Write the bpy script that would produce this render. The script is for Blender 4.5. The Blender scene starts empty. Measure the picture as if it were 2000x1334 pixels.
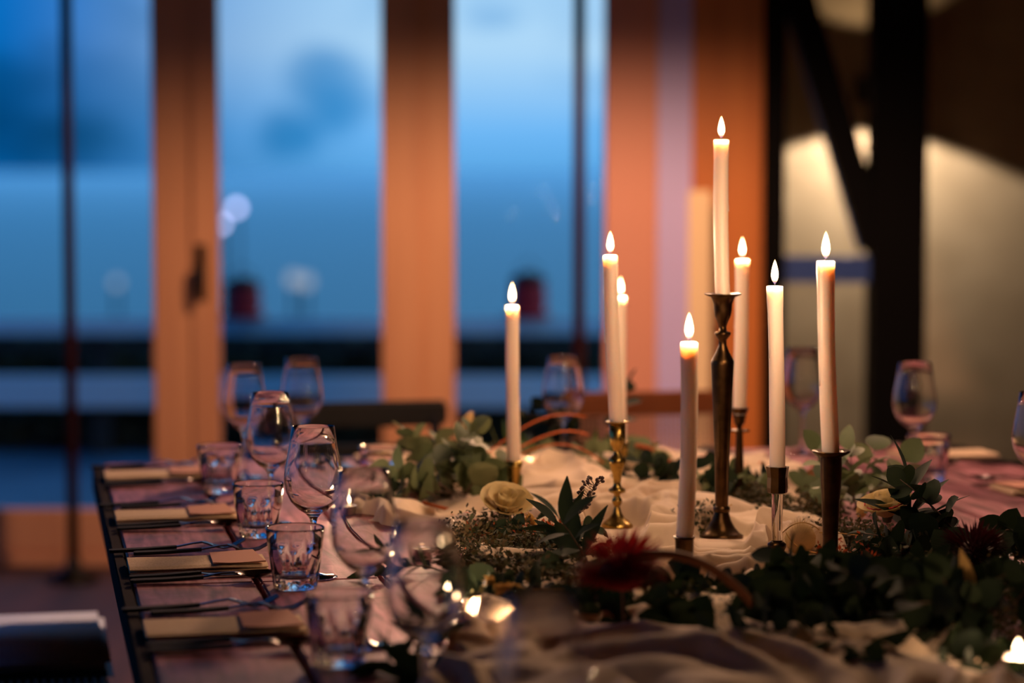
import bpy, bmesh, math, random
from mathutils import Vector, Matrix, noise
R = math.radians
PI = math.pi
rnd = random.Random(7)

# ------------------------------------------------------------------ camera, sky, exposure, large lights
SC = bpy.context.scene
COL = SC.collection
CAMZ = 1.323
F = 85 / 36 * 2000
PITCH = math.atan(337 / F)
cam = bpy.data.cameras.new('camera')
cam.lens = 85; cam.sensor_width = 36; cam.clip_end = 6000
cam.dof.use_dof = True; cam.dof.focus_distance = 3.5; cam.dof.aperture_fstop = 2.0
camo = bpy.data.objects.new('camera', cam); COL.objects.link(camo)
camo.location = (0, 0, CAMZ); camo.rotation_euler = (PI / 2 - PITCH, 0, 0)
SC.camera = camo
SC.view_settings.view_transform = 'Standard'; SC.view_settings.look = 'None'
SC.view_settings.gamma = 1; SC.view_settings.use_curve_mapping = False
SC.view_settings.exposure = 0.0
try:
    SC.cycles.caustics_reflective = False; SC.cycles.caustics_refractive = False
    SC.cycles.sample_clamp_indirect = 3.0; SC.cycles.max_bounces = 12; SC.cycles.transparent_max_bounces = 24
    SC.cycles.blur_glossy = 0.5
except Exception: pass


def srgb(r, g, b):
    f = lambda c: (c / 255) / 12.92 if c / 255 <= .04045 else ((c / 255 + .055) / 1.055) ** 2.4
    return (f(r), f(g), f(b), 1)


def ray(x, y):
    cx, cy = (x - 1000) / F, (667 - y) / F
    return Vector((cx, math.cos(PITCH) + cy * math.sin(PITCH), -math.sin(PITCH) + cy * math.cos(PITCH)))


def on_z(x, y, z):          # where the line of sight through a picture point meets height z
    d = ray(x, y); t = (z - CAMZ) / d.z
    return Vector((0, 0, CAMZ)) + d * t


def at(x, y, Y):            # the same at distance Y
    d = ray(x, y); return Vector((0, 0, CAMZ)) + d * (Y / d.y)


class NT:
    def __init__(s, tree): s.t = tree; s.t.nodes.clear()
    def n(s, typ, **kw):
        o = s.t.nodes.new(typ)
        for k, v in kw.items():
            if k.startswith('i_'): o.inputs[int(k[2:])].default_value = v
            elif hasattr(o, k): setattr(o, k, v)
            else: o.inputs[k.replace('_', ' ')].default_value = v
        return o
    def l(s, a, ao, b, bi): s.t.links.new(a.outputs[ao], b.inputs[bi])
    def math(s, op, a, b=None, clamp=False):
        o = s.t.nodes.new('ShaderNodeMath'); o.operation = op; o.use_clamp = clamp
        for i, v in enumerate((a, b)):
            if v is None: continue
            if isinstance(v, (int, float)): o.inputs[i].default_value = v
            else: s.t.links.new(v, o.inputs[i])
        return o.outputs[0]
    def ramp(s, fac, stops, interp='LINEAR'):
        o = s.t.nodes.new('ShaderNodeValToRGB'); o.color_ramp.interpolation = interp
        e = o.color_ramp.elements
        while len(e) < len(stops): e.new(.5)
        for el, (p, c) in zip(e, stops): el.position = p; el.color = c
        s.t.links.new(fac, o.inputs[0]); return o.outputs[0]
    def mix(s, fac, a, b, mode='MIX'):
        o = s.t.nodes.new('ShaderNodeMix'); o.data_type = 'RGBA'; o.blend_type = mode
        for i, v in ((0, fac), (6, a), (7, b)):
            if isinstance(v, (int, float, tuple)): o.inputs[i].default_value = v
            else: s.t.links.new(v, o.inputs[i])
        return o.outputs[2]


# dusk sky with soft clouds, brighter towards where the sun went down
W = bpy.data.worlds.new('dusk'); SC.world = W; W.use_nodes = True
w = NT(W.node_tree)
tc = w.n('ShaderNodeTexCoord'); sp = w.n('ShaderNodeSeparateXYZ'); w.l(tc, 'Generated', sp, 0)
az = w.math('ARCTAN2', sp.outputs[0], sp.outputs[1])
el = sp.outputs[2]
azr = w.n('ShaderNodeMapRange', interpolation_type='SMOOTHSTEP'); w.t.links.new(az, azr.inputs[0])
azr.inputs[1].default_value = -.215; azr.inputs[2].default_value = -.03
elr = w.n('ShaderNodeMapRange'); w.t.links.new(el, elr.inputs[0]); elr.inputs[1].default_value = -.02; elr.inputs[2].default_value = .12
dark = w.ramp(elr.outputs[0], [(0, srgb(2, 86, 146)), (.45, srgb(2, 108, 190)), (1, srgb(2, 122, 215))])
lite = w.ramp(elr.outputs[0], [(0, srgb(64, 150, 212)), (.25, srgb(116, 190, 252)), (.5, srgb(184, 224, 255)), (1, srgb(160, 212, 255))])
base = w.mix(azr.outputs[0], dark, lite)
mp = w.n('ShaderNodeMapping'); mp.inputs['Scale'].default_value = (9, 9, 20); w.l(tc, 'Generated', mp, 0)
nz = w.n('ShaderNodeTexNoise', Scale=1.6, Detail=3.0, Roughness=.5); w.l(mp, 0, nz, 0)
cl = w.ramp(nz.outputs[0], [(.48, (0, 0, 0, 1)), (.66, (1, 1, 1, 1))], 'EASE')


def blob(px, py, sx, sy):      # one cloud bank of the sky in view
    d = ray(px, py).normalized()
    a = math.atan2(d.x, d.y); e = d.z
    u = w.math('DIVIDE', w.math('SUBTRACT', az, a), sx / F)
    v = w.math('DIVIDE', w.math('SUBTRACT', el, e), sy / F)
    r2 = w.math('ADD', w.math('MULTIPLY', u, u), w.math('MULTIPLY', v, v))
    r2 = w.math('ADD', r2, w.math('MULTIPLY', w.math('SUBTRACT', nz.outputs[0], .5), 4.5))
    return w.math('MULTIPLY', w.math('SUBTRACT', 1.45, r2), .62, clamp=True)


b1 = blob(120, 205, 230, 105); b2 = blob(640, 175, 75, 75); b3 = blob(560, 260, 60, 50); b4 = blob(960, 30, 60, 25)
bl = w.math('MAXIMUM', b1, w.math('MULTIPLY', w.math('MAXIMUM', b2, b3), .85)); bl = w.math('MAXIMUM', bl, w.math('MULTIPLY', b4, .5))
fac = w.math('MAXIMUM', bl, w.math('MULTIPLY', cl, .30))
cc = w.mix(azr.outputs[0], srgb(0, 58, 104), srgb(46, 146, 216))
skyc = w.mix(fac, base, cc)
bg = w.n('ShaderNodeBackground'); bg.inputs[1].default_value = 1.0
w.t.links.new(skyc, bg.inputs[0]); wo = w.n('ShaderNodeOutputWorld'); w.l(bg, 0, wo, 0)


def light(name, kind, loc, energy, color, **kw):
    L = bpy.data.lights.new(name, kind); L.energy = energy; L.color = color
    for k, v in kw.items(): setattr(L, k, v)
    o = bpy.data.objects.new(name, L); COL.objects.link(o); o.location = loc
    return o


WARM = (1.0, .62, .36)
PENDS = (Vector((1.15, 4.9, 2.02)), Vector((.15, 6.2, 1.98)))
lo = light('pendant_light', 'SPOT', PENDS[0], 34, (1, .56, .40), spot_size=R(150), spot_blend=.6, shadow_soft_size=.09)
lo = light('pendant_light', 'SPOT', PENDS[1], 165, (1, .55, .33), spot_size=R(172), spot_blend=.35, shadow_soft_size=.1)
WALLY = 9.2
LAMP = at(1715, 172, WALLY - .28)
lo = light('wall_lamp_down', 'SPOT', LAMP - Vector((0, 0, .02)), 84, (1, .82, .62), spot_size=R(134), spot_blend=.12, shadow_soft_size=.02)
lo = light('wall_lamp_up', 'SPOT', LAMP + Vector((0, 0, .02)), 12, (1, .72, .42), spot_size=R(110), spot_blend=.2, shadow_soft_size=.02)
lo.rotation_euler = (PI, 0, 0)
P_CANDLE = 1.95
P_TEA = .55

# ------------------------------------------------------------------ materials
MATS = {}


def mat(name, color=(.5, .5, .5, 1), rough=.5, metal=0, build=None, **kw):
    m = bpy.data.materials.new(name); m.use_nodes = True; t = NT(m.node_tree)
    p = t.n('ShaderNodeBsdfPrincipled'); out = t.n('ShaderNodeOutputMaterial'); t.l(p, 0, out, 0)
    p.inputs['Base Color'].default_value = color; p.inputs['Roughness'].default_value = rough; p.inputs['Metallic'].default_value = metal
    for k, v in kw.items(): p.inputs[k.replace('_', ' ')].default_value = v
    if build: build(t, p, out)
    MATS[name] = m
    return m


def noisy(c1, c2, scale=20, detail=4, stretch=(1, 1, 1), bump=0, rscale=None, coord='Object', lo=.35, hi=.65):
    def b(t, p, out):
        tc = t.n('ShaderNodeTexCoord'); mp = t.n('ShaderNodeMapping'); mp.inputs['Scale'].default_value = stretch
        t.l(tc, coord, mp, 0)
        nz = t.n('ShaderNodeTexNoise', Scale=scale, Detail=detail); t.l(mp, 0, nz, 0)
        c = t.ramp(nz.outputs[0], [(lo, c1), (hi, c2)]); t.t.links.new(c, p.inputs['Base Color'])
        if bump:
            bp = t.n('ShaderNodeBump', Strength=bump, Distance=.002); t.l(nz, 0, bp, 'Height'); t.l(bp, 0, p, 'Normal')
    return b


def plankmat(t, p, out):
    tc = t.n('ShaderNodeTexCoord'); oi = t.n('ShaderNodeObjectInfo')
    ad = t.n('ShaderNodeVectorMath', operation='ADD'); t.l(tc, 'Object', ad, 0)
    cb = t.n('ShaderNodeCombineXYZ'); 
    t.t.links.new(t.math('MULTIPLY', oi.outputs['Random'], 37.0), cb.inputs[0]); t.t.links.new(t.math('MULTIPLY', oi.outputs['Random'], 91.0), cb.inputs[1])
    t.l(cb, 0, ad, 1)
    mp = t.n('ShaderNodeMapping'); mp.inputs['Scale'].default_value = (1, .12, 1); t.l(ad, 0, mp, 0)
    g = t.n('ShaderNodeTexNoise', Scale=60.0, Detail=6.0, Distortion=.6); t.l(mp, 0, g, 0)
    # saw marks across the board
    mp2 = t.n('ShaderNodeMapping'); mp2.inputs['Scale'].default_value = (.10, 1, 1); t.l(ad, 0, mp2, 0)
    s = t.n('ShaderNodeTexNoise', Scale=260.0, Detail=2.0); t.l(mp2, 0, s, 0)
    big = t.n('ShaderNodeTexNoise', Scale=7.0, Detail=4.0); t.l(ad, 0, big, 0)
    c = t.ramp(g.outputs[0], [(.3, srgb(98, 50, 58)), (.5, srgb(154, 90, 100)), (.7, srgb(186, 120, 134))])
    dk = t.ramp(t.math('MULTIPLY', s.outputs[0], big.outputs[0]), [(.30, (0, 0, 0, 1)), (.36, (1, 1, 1, 1))])
    c = t.mix(t.math('MULTIPLY', dk, .55), c, srgb(70, 40, 30))
    v = t.n('ShaderNodeHueSaturation'); t.t.links.new(c, v.inputs['Color'])
    t.t.links.new(t.math('ADD', t.math('MULTIPLY', oi.outputs['Random'], .3), .85), v.inputs['Value'])
    t.l(v, 0, p, 'Base Color')
    bp = t.n('ShaderNodeBump', Strength=.6, Distance=.001)
    t.t.links.new(t.math('ADD', g.outputs[0], t.math('MULTIPLY', s.outputs[0], .8)), bp.inputs['Height']); t.l(bp, 0, p, 'Normal')


mat('plank', rough=.5, build=plankmat)
mat('table_dark', srgb(30, 18, 15), .95, Specular_IOR_Level=.1)
mat('floor', rough=.75, build=noisy(srgb(58, 34, 24), srgb(84, 50, 36), 9, 5, (1, .1, 1), .2))
mat('plaster', rough=.8, build=noisy(srgb(146, 128, 104), srgb(158, 140, 116), 6, 4))
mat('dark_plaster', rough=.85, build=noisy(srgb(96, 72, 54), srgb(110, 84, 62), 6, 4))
mat('window_wood', rough=.5, build=noisy(srgb(204, 144, 104), srgb(220, 160, 116), 14, 4, (1, 1, .06), .1))
mat('orange_wood', rough=.45, build=noisy(srgb(196, 112, 50), srgb(212, 128, 60), 14, 4, (1, 1, .06), .1))
mat('salmon_paint', srgb(226, 158, 132), .6)
mat('sky_lit_lilac', srgb(205, 196, 255), .5)  # pale strip with the sky's blue light put into its colour
mat('light_patch_cream', srgb(250, 222, 176), .6)
mat('black_steel', srgb(6, 5, 5), .7, Specular_IOR_Level=.1)
mat('blue_lit_black', srgb(58, 84, 150), .35)  # dark metal with the sky's blue light painted into the colour
mat('handle_metal', srgb(20, 15, 12), .4, .6)
mat('pole_metal', srgb(60, 20, 16), .4, .3)
mat('brass', srgb(196, 142, 70), .24, 1, build=None)


def brassb(c1, c2, r1, r2):
    def b(t, p, out):
        tc = t.n('ShaderNodeTexCoord'); nz = t.n('ShaderNodeTexNoise', Scale=40.0, Detail=4.0); t.l(tc, 'Object', nz, 0)
        t.t.links.new(t.ramp(nz.outputs[0], [(.35, c1), (.65, c2)]), p.inputs['Base Color'])
        mr = t.n('ShaderNodeMapRange', i_3=r1, i_4=r2); t.l(nz, 0, mr, 0); t.l(mr, 0, p, 'Roughness')
    return b


mat('brass', metal=1, build=brassb(srgb(150, 122, 62), srgb(184, 154, 84), .2, .34))
mat('old_brass', metal=1, build=brassb(srgb(68, 50, 31), srgb(92, 68, 42), .26, .42))
mat('steel', srgb(78, 68, 66), .3, 1)
mat('black_handle', srgb(10, 8, 8), .75, Specular_IOR_Level=.15)
mat('wax', srgb(244, 222, 206), .42, Subsurface_Weight=.8, Subsurface_Radius=(.6, .52, .45), Subsurface_Scale=.028)
mat('wick', srgb(20, 14, 12), .9)
mat('alu', srgb(200, 196, 190), .3, 1)
mat('napkin', rough=.9, build=noisy(srgb(206, 178, 144), srgb(220, 192, 158), 300, 2, bump=.3))
mat('card', srgb(198, 140, 118), .8)
mat('thread', srgb(110, 70, 50), .9)


def clothb(t, p, out):
    tc = t.n('ShaderNodeTexCoord'); nz = t.n('ShaderNodeTexNoise', Scale=900.0, Detail=1.0); t.l(tc, 'Object', nz, 0)
    n2 = t.n('ShaderNodeTexNoise', Scale=5.0, Detail=3.0); t.l(tc, 'Object', n2, 0)
    c = t.ramp(n2.outputs[0], [(.3, srgb(226, 196, 164)), (.7, srgb(236, 210, 180))]); t.t.links.new(c, p.inputs['Base Color'])
    bp = t.n('ShaderNodeBump', Strength=.15, Distance=.0004); t.l(nz, 0, bp, 'Height'); t.l(bp, 0, p, 'Normal')
    tr = t.n('ShaderNodeBsdfTranslucent'); t.t.links.new(c, tr.inputs[0]); mx = t.n('ShaderNodeMixShader'); mx.inputs[0].default_value = .2
    t.l(p, 0, mx, 1); t.l(tr, 0, mx, 2); t.l(mx, 0, out, 0)


mat('gauze', rough=.85, build=clothb, Sheen_Weight=.2)


def leafb(c1, c2, trans=.25, island=False):
    def b(t, p, out):
        if island: oi = t.n('ShaderNodeNewGeometry'); rv = oi.outputs['Random Per Island']
        else: oi = t.n('ShaderNodeObjectInfo'); rv = oi.outputs['Random']
        c = t.ramp(rv, [(0, c1), (1, c2)])
        tc = t.n('ShaderNodeTexCoord'); nz = t.n('ShaderNodeTexNoise', Scale=80.0, Detail=3.0); t.l(tc, 'Object', nz, 0)
        c = t.mix(t.math('MULTIPLY', nz.outputs[0], .4), c, tuple(x * .5 for x in c1[:3]) + (1,))
        t.t.links.new(c, p.inputs['Base Color'])
        tr = t.n('ShaderNodeBsdfTranslucent'); t.t.links.new(c, tr.inputs[0]); mx = t.n('ShaderNodeMixShader'); mx.inputs[0].default_value = trans
        t.l(p, 0, mx, 1); t.l(tr, 0, mx, 2); t.l(mx, 0, out, 0)
    return b


mat('euc_leaf', rough=.55, build=leafb(srgb(92, 108, 74), srgb(140, 148, 104)))
mat('dark_shaded_leaf', rough=.75, Specular_IOR_Level=.2, build=leafb(srgb(24, 38, 26), srgb(44, 56, 34)))  # dark green leaves, with the unlit front mass's shade painted in
mat('bright_leaf', rough=.45, build=leafb(srgb(70, 96, 40), srgb(88, 110, 50)))
mat('filler_leaf', rough=.8, build=leafb(srgb(48, 58, 26), srgb(92, 70, 40), island=True))
mat('rust_bits', rough=.7, build=leafb(srgb(178, 74, 34), srgb(210, 104, 48), island=True))
mat('stem', srgb(74, 50, 34), .7)
mat('green_stem', srgb(92, 98, 56), .7)
mat('berry', srgb(52, 28, 26), .45)
mat('orange_strand', srgb(196, 92, 34), .6)
mat('brown_strand', srgb(120, 66, 32), .7)
mat('rose_petal', rough=.6, build=leafb(srgb(226, 206, 150), srgb(236, 214, 160), .3))
mat('rose_edge', srgb(190, 60, 60), .6)
mat('crimson', rough=.6, build=leafb(srgb(150, 18, 32), srgb(184, 44, 42), .25, island=True))
mat('dark_crimson', rough=.6, build=leafb(srgb(52, 8, 14), srgb(74, 14, 18), .2, island=True))
mat('cream_fluff', rough=.8, build=leafb(srgb(226, 196, 140), srgb(240, 214, 160), .3, island=True))
mat('wheat', rough=.7, build=leafb(srgb(206, 164, 92), srgb(226, 188, 116), .2, island=True))
mat('blue_lit_pad', rough=.85, build=noisy(srgb(200, 210, 238), srgb(212, 222, 245), 200, 2))  # pale cushion cloth, the window's blue light painted in
mat('chair_dark', srgb(34, 30, 30), .5)
mat('chair_wood', srgb(150, 86, 44), .45)
mat('cane', srgb(196, 150, 120), .7)
mat('weave', srgb(70, 58, 52), .7)
mat('shade_black', srgb(14, 12, 12), .5)
mat('terrace', rough=.45, build=noisy(srgb(40, 78, 104), srgb(60, 100, 128), 3, 4))
def hazed_fieldb(t, p, out):
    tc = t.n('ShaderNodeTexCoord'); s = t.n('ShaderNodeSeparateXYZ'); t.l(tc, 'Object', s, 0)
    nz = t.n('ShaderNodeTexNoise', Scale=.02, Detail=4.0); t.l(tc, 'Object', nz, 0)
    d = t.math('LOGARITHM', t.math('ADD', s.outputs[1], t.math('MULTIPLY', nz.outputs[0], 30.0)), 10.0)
    c = t.ramp(t.math('DIVIDE', d, 4.0), [(.33, srgb(58, 80, 76)), (.45, srgb(104, 144, 146)), (.60, srgb(128, 180, 190)), (.75, srgb(176, 226, 238))])  # distance haze painted into the colour: paler and bluer far away
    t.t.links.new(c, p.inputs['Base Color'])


mat('field', rough=.7, build=hazed_fieldb)
mat('fence_paint', srgb(196, 228, 244), .6)
mat('fence_dark', srgb(28, 36, 36), .7)
mat('hedge', rough=.8, build=noisy(srgb(20, 30, 24), srgb(60, 66, 44), 3, 5))
mat('red_metal', srgb(190, 20, 34), .6)


def glassb(t, p, out):
    g = t.n('ShaderNodeBsdfGlass', IOR=1.48, Roughness=.0); g.inputs[0].default_value = (.985, .985, .985, 1); t.l(g, 0, out, 0)


mat('glass', build=glassb)


def paneb(t, p, out):
    tr = t.n('ShaderNodeBsdfTransparent'); tr.inputs[0].default_value = (.94, .96, .97, 1)
    gl = t.n('ShaderNodeBsdfGlossy', Roughness=.02); fr = t.n('ShaderNodeFresnel', IOR=1.06); mx = t.n('ShaderNodeMixShader')
    t.l(fr, 0, mx, 0); t.l(tr, 0, mx, 1); t.l(gl, 0, mx, 2); t.l(mx, 0, out, 0)


mat('pane', build=paneb)


def emit(color, strength, flame=False, height=.036):
    def b(t, p, out):
        e = t.n('ShaderNodeEmission', Strength=strength); e.inputs[0].default_value = color
        if not flame: t.l(e, 0, out, 0); return
        tc = t.n('ShaderNodeTexCoord'); s = t.n('ShaderNodeSeparateXYZ'); t.l(tc, 'Object', s, 0)
        u = t.math('DIVIDE', s.outputs[2], height, clamp=True)
        t.t.links.new(t.ramp(u, [(0, (.15, .2, .9, 1)), (.14, (1, .5, .2, 1)), (.35, (1, .72, .40, 1)), (1, (1, .60, .22, 1))]), e.inputs[0])
        t.t.links.new(t.math('MULTIPLY', t.ramp(u, [(0, (.02, .02, .02, 1)), (.12, (.08, .08, .08, 1)), (.3, (1, 1, 1, 1)), (.8, (.8, .8, .8, 1)), (1, (.2, .2, .2, 1))]), strength), e.inputs[1])
        tr = t.n('ShaderNodeBsdfTransparent'); a = t.n('ShaderNodeAddShader'); t.l(e, 0, a, 0); t.l(tr, 0, a, 1); t.l(a, 0, out, 0)
    return b


mat('flame', build=emit((1, .6, .25, 1), 9, True))
mat('lamp_globe', build=emit((.55, .52, .80, 1), 5.5))
mat('lamp_globe_dim', build=emit((.45, .50, .60, 1), .9))
mat('bulb', build=emit((1, .7, .4, 1), 12))
mat('fairy', build=emit((1, .7, .4, 1), 25))

# ------------------------------------------------------------------ building helpers


class MB:
    def __init__(s): s.bm = bmesh.new()
    def box(s, c, size, rot=None, bev=0):
        r = bmesh.ops.create_cube(s.bm, size=1)
        M = Matrix.Translation(c) @ (rot.to_4x4() if rot else Matrix()) @ Matrix.Diagonal((*size, 1))
        bmesh.ops.transform(s.bm, matrix=M, verts=r['verts'])
        if bev:
            ed = list({e for v in r['verts'] for e in v.link_edges})
            bmesh.ops.bevel(s.bm, geom=ed, offset=bev, segments=2, affect='EDGES')
        return s
    def box2(s, a, b, bev=0):
        a, b = Vector(a), Vector(b); return s.box((a + b) / 2, tuple(abs(x) for x in (b - a)), bev=bev)
    def tube(s, pts, rad, seg=8, cap=True):
        pts = [Vector(p) for p in pts]; n = len(pts)
        rs = rad if isinstance(rad, (list, tuple)) else [rad] * n
        rings = []; up = Vector((0, 0, 1))
        for i, p in enumerate(pts):
            d = (pts[min(i + 1, n - 1)] - pts[max(i - 1, 0)]).normalized()
            a = d.cross(up if abs(d.z) < .95 else Vector((1, 0, 0))).normalized(); b = d.cross(a)
            rings.append([s.bm.verts.new(p + (a * math.cos(2 * PI * k / seg) + b * math.sin(2 * PI * k / seg)) * rs[i]) for k in range(seg)])
        for i in range(n - 1):
            for k in range(seg):
                s.bm.faces.new((rings[i][k], rings[i][(k + 1) % seg], rings[i + 1][(k + 1) % seg], rings[i + 1][k]))
        if cap:
            s.bm.faces.new(rings[0][::-1]); s.bm.faces.new(rings[-1])
        return s
    def lathe(s, prof, seg=32, fr=None, center=(0, 0, 0), cap0=False, cap1=False):
        c = Vector(center); rings = []; frs = fr if isinstance(fr, list) else [fr] * len(prof)
        for (r, z), fr in zip(prof, frs):
            if r < 1e-6: rings.append([s.bm.verts.new(c + Vector((0, 0, z)))] * seg); continue
            rings.append([s.bm.verts.new(c + Vector((math.cos(2 * PI * k / seg), math.sin(2 * PI * k / seg), 0)) * (r * (fr(k / seg * 2 * PI, z) if fr else 1)) + Vector((0, 0, z))) for k in range(seg)])
        for i in range(len(rings) - 1):
            for k in range(seg):
                q = [rings[i][k], rings[i][(k + 1) % seg], rings[i + 1][(k + 1) % seg], rings[i + 1][k]]
                q2 = []
                for v in q:
                    if v not in q2: q2.append(v)
                if len(q2) > 2: s.bm.faces.new(q2)
        if cap0: s.bm.faces.new(rings[0][::-1])
        if cap1: s.bm.faces.new(rings[-1])
        return s
    def mesh(s, name, m, smooth=True, recalc=True):
        if recalc: bmesh.ops.recalc_face_normals(s.bm, faces=s.bm.faces)
        me = bpy.data.meshes.new(name); s.bm.to_mesh(me); s.bm.free()
        me.materials.append(MATS[m])
        if smooth: me.polygons.foreach_set('use_smooth', [True] * len(me.polygons))
        return me
    def obj(s, name, m, parent=None, loc=None, smooth=False, **kw):
        return link(name, s.mesh(name, m, smooth, **kw), parent, loc)


def link(name, me, parent=None, loc=None):
    o = bpy.data.objects.new(name, me); COL.objects.link(o)
    if parent: o.parent = parent
    if loc is not None: o.location = loc
    return o


def tag(o, label=None, cat=None, group=None, kind=None):
    if label: o['label'] = label
    if cat: o['category'] = cat
    if group: o['group'] = group
    if kind: o['kind'] = kind
    return o


def thing(name, loc, label, cat, group=None, rz=0):
    o = bpy.data.objects.new(name, None); COL.objects.link(o); o.location = loc; o.rotation_euler.z = rz
    o.empty_display_size = .02
    return tag(o, label, cat, group)


def struct(o, label=None): return tag(o, label, kind='structure')


def copy_tree(o, loc, label=None, rz=None, group=None):
    def rec(x, par):
        c = x.copy(); COL.objects.link(c)
        if par: c.parent = par
        for ch in x.children: rec(ch, c)
        return c
    c = rec(o, None); c.location = loc
    if rz is not None: c.rotation_euler.z = rz
    if label: c['label'] = label
    if group: c['group'] = group
    return c


# ------------------------------------------------------------------ room
GY = 8.0
PXX = lambda x, Y=GY: (x - 1000) / F * Y
struct(MB().box2((-4.2, -2, -.1), (4.2, 8.14, 0)).obj('floor', 'floor'))
struct(MB().box2((.6, 8.14, -.1), (4.2, 9.4, 0)).obj('floor', 'floor'))
struct(MB().box2((-4.2, -2, 3.0), (4.2, 9.5, 3.1)).obj('ceiling', 'dark_plaster'))
wlft = struct(MB().box2((-4.3, -2, 0), (-4.2, 8.14, .25)).obj('wall_left', 'dark_plaster'), 'low wall and header around the side windows')
MB().box2((-4.3, -2, 2.5), (-4.2, 8.14, 3)).obj('header', 'dark_plaster', wlft)
MB().box2((-4.3, -2, .25), (-4.2, 1.0, 2.5)).obj('solid_wall', 'dark_plaster', wlft)
for k in range(9): MB().box2((-4.3, -2 + k * 1.25, .25), (-4.2, -1.86 + k * 1.25, 2.5)).obj('window_post', 'window_wood', wlft)
MB().box2((-4.26, -2, .25), (-4.255, 8.14, 2.5)).obj('pane', 'pane', wlft)
struct(MB().box2((4.2, -2, 0), (4.3, 9.5, 3)).obj('wall_right', 'dark_plaster'))
struct(MB().box2((-4.3, -2.1, 0), (4.3, -2, 3)).obj('wall_front', 'dark_plaster'))
struct(MB().box2((.72, WALLY, 0), (4.3, WALLY + .1, 3)).obj('wall_back', 'plaster'), 'pale plaster wall behind the black frame, lit by a wall lamp')
struct(MB().box2((.62, 8.14, 0), (.72, WALLY + .1, 3)).obj('wall_recess', 'plaster'))
struct(MB().box2((-4.2, GY, 2.35), (.62, GY + .14, 3)).obj('wall_above_windows', 'dark_plaster'))
struct(MB().box2((-4.2, GY - .01, -.0), (.3, GY + .12, .045), bev=.004).obj('trim_1', 'window_wood'), 'wooden threshold under the glass doors')


def leaf_door(name, xl, xr, sl, sr, dy, lab, handle=False):
    X = [PXX(v) for v in (xl, sl, sr, xr)]
    root = MB().box2((X[0], GY + dy, .045), (X[1], GY + dy + .06, 2.35), bev=.006).obj(name, 'window_wood')
    struct(root, lab)
    MB().box2((X[2], GY + dy, .045), (X[3], GY + dy + .06, 2.35), bev=.006).obj('stile', 'window_wood', root)
    MB().box2((X[1], GY + dy, .045), (X[2], GY + dy + .055, .19), bev=.006).obj('bottom_rail', 'window_wood', root)
    MB().box2((X[1], GY + dy, 2.23), (X[2], GY + dy + .055, 2.35), bev=.006).obj('top_rail', 'window_wood', root)
    MB().box2((X[1] - .01, GY + dy + .025, .18), (X[2] + .01, GY + dy + .031, 2.24)).obj('pane', 'pane', root)
    if handle:
        hx = PXX(393); m = MB()
        m.box2((hx - .018, GY + dy - .008, .885), (hx + .018, GY + dy, 1.075), bev=.004)
        h = m.obj('handle_plate', 'handle_metal', root)
        m = MB().tube([(hx, GY + dy - .005, 1.0), (hx, GY + dy - .05, 1.0)], .009, 10)
        m.tube([(hx, GY + dy - .05, 1.005), (hx, GY + dy - .055, .95), (hx, GY + dy - .052, .89)], [.012, .012, .010], 10)
        m.obj('handle', 'handle_metal', h, smooth=True)
    return root


leaf_door('window_1', -1480, -480, -1400, -560, 0, 'leftmost wood-framed glass leaf, mostly outside the frame')
leaf_door('window_2', -480, 375, -400, 298, .0, 'wood-framed glass leaf at the far left behind the thin pole')
leaf_door('door_1', 374, 825, 428, 746, -.012, 'wood-framed glass door with a dark handle on its left stile', True)
leaf_door('window_3', 824, 1276, 888, 1182, 0, 'wood-framed glass leaf behind the leftmost candle')
struct(MB().box2((PXX(1182), GY - .03, 0), (PXX(1282), GY + .14, 3), bev=.006).obj('trim_2', 'salmon_paint'), 'salmon painted pier beside the last glass leaf')
struct(MB().box2((PXX(1282), GY - .02, 0), (PXX(1350), GY + .14, 3), bev=.006).obj('trim_3', 'sky_lit_lilac'), 'pale strip of the pier, lilac sky light painted in')
struct(MB().box2((PXX(1350), GY - .05, 0), (PXX(1486), GY + .14, 3), bev=.01).obj('trim_4', 'orange_wood'), 'broad orange-brown timber post behind the tallest candle')
bo = MB().box2((PXX(1345, 7.8), 7.80, 0), (PXX(1388, 7.8), 7.825, on_z(1365, 372, 0).z), bev=0)
bo.bm.free()
zt = at(1365, 372, 7.8).z
tag(MB().box2((PXX(1345, 7.8), 7.80, .0), (PXX(1390, 7.8), 7.83, zt), bev=.006).obj('light_patch_panel', 'light_patch_cream'),  # added panel standing in for a tall pale patch of light
    'narrow cream panel put in for a lit patch before the orange timber post', 'board')

# black timber frame of the right-hand bay
fr = thing('timber_frame', (PXX(1600), GY, 0), 'black timber frame with post, diagonal brace and cross rail before the lit wall', 'frame')
o0 = fr.location


def rel(a, b=None): return tuple(Vector(a) - o0)


MB().box2(rel((PXX(1486), 7.98, 0)), rel((PXX(1532), 8.10, 3)), bev=.004).obj('post', 'black_steel', fr)
MB().box2(rel((PXX(1698), 7.92, 0)), rel((PXX(1802), 8.10, 3)), bev=.006).obj('post', 'black_steel', fr)
pa, pb = at(1562, 0, 8.02), at(1692, 430, 8.02)
pa2 = pa + (pa - pb) * 1.6; pb = pb + (pb - pa) * .12
d = (pb - pa2); L = d.length; rot = d.to_track_quat('Z', 'Y').to_matrix()
mid = (pa2 + pb) / 2 - o0
MB().box(mid, (.12, .09, L), rot).obj('brace', 'black_steel', fr)
MB().box(mid + rot @ Vector((-.064, .0, 0)) * (1 if (rot @ Vector((-.05, 0, 0))).x < 0 else -1), (.03, .10, L), rot).obj('brace_lit_edge', 'blue_lit_black', fr)  # added strip, coloured blue for sky light on the brace's side
c1, c2 = at(1530, 500, 8.03), at(1700, 552, 8.03)
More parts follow.
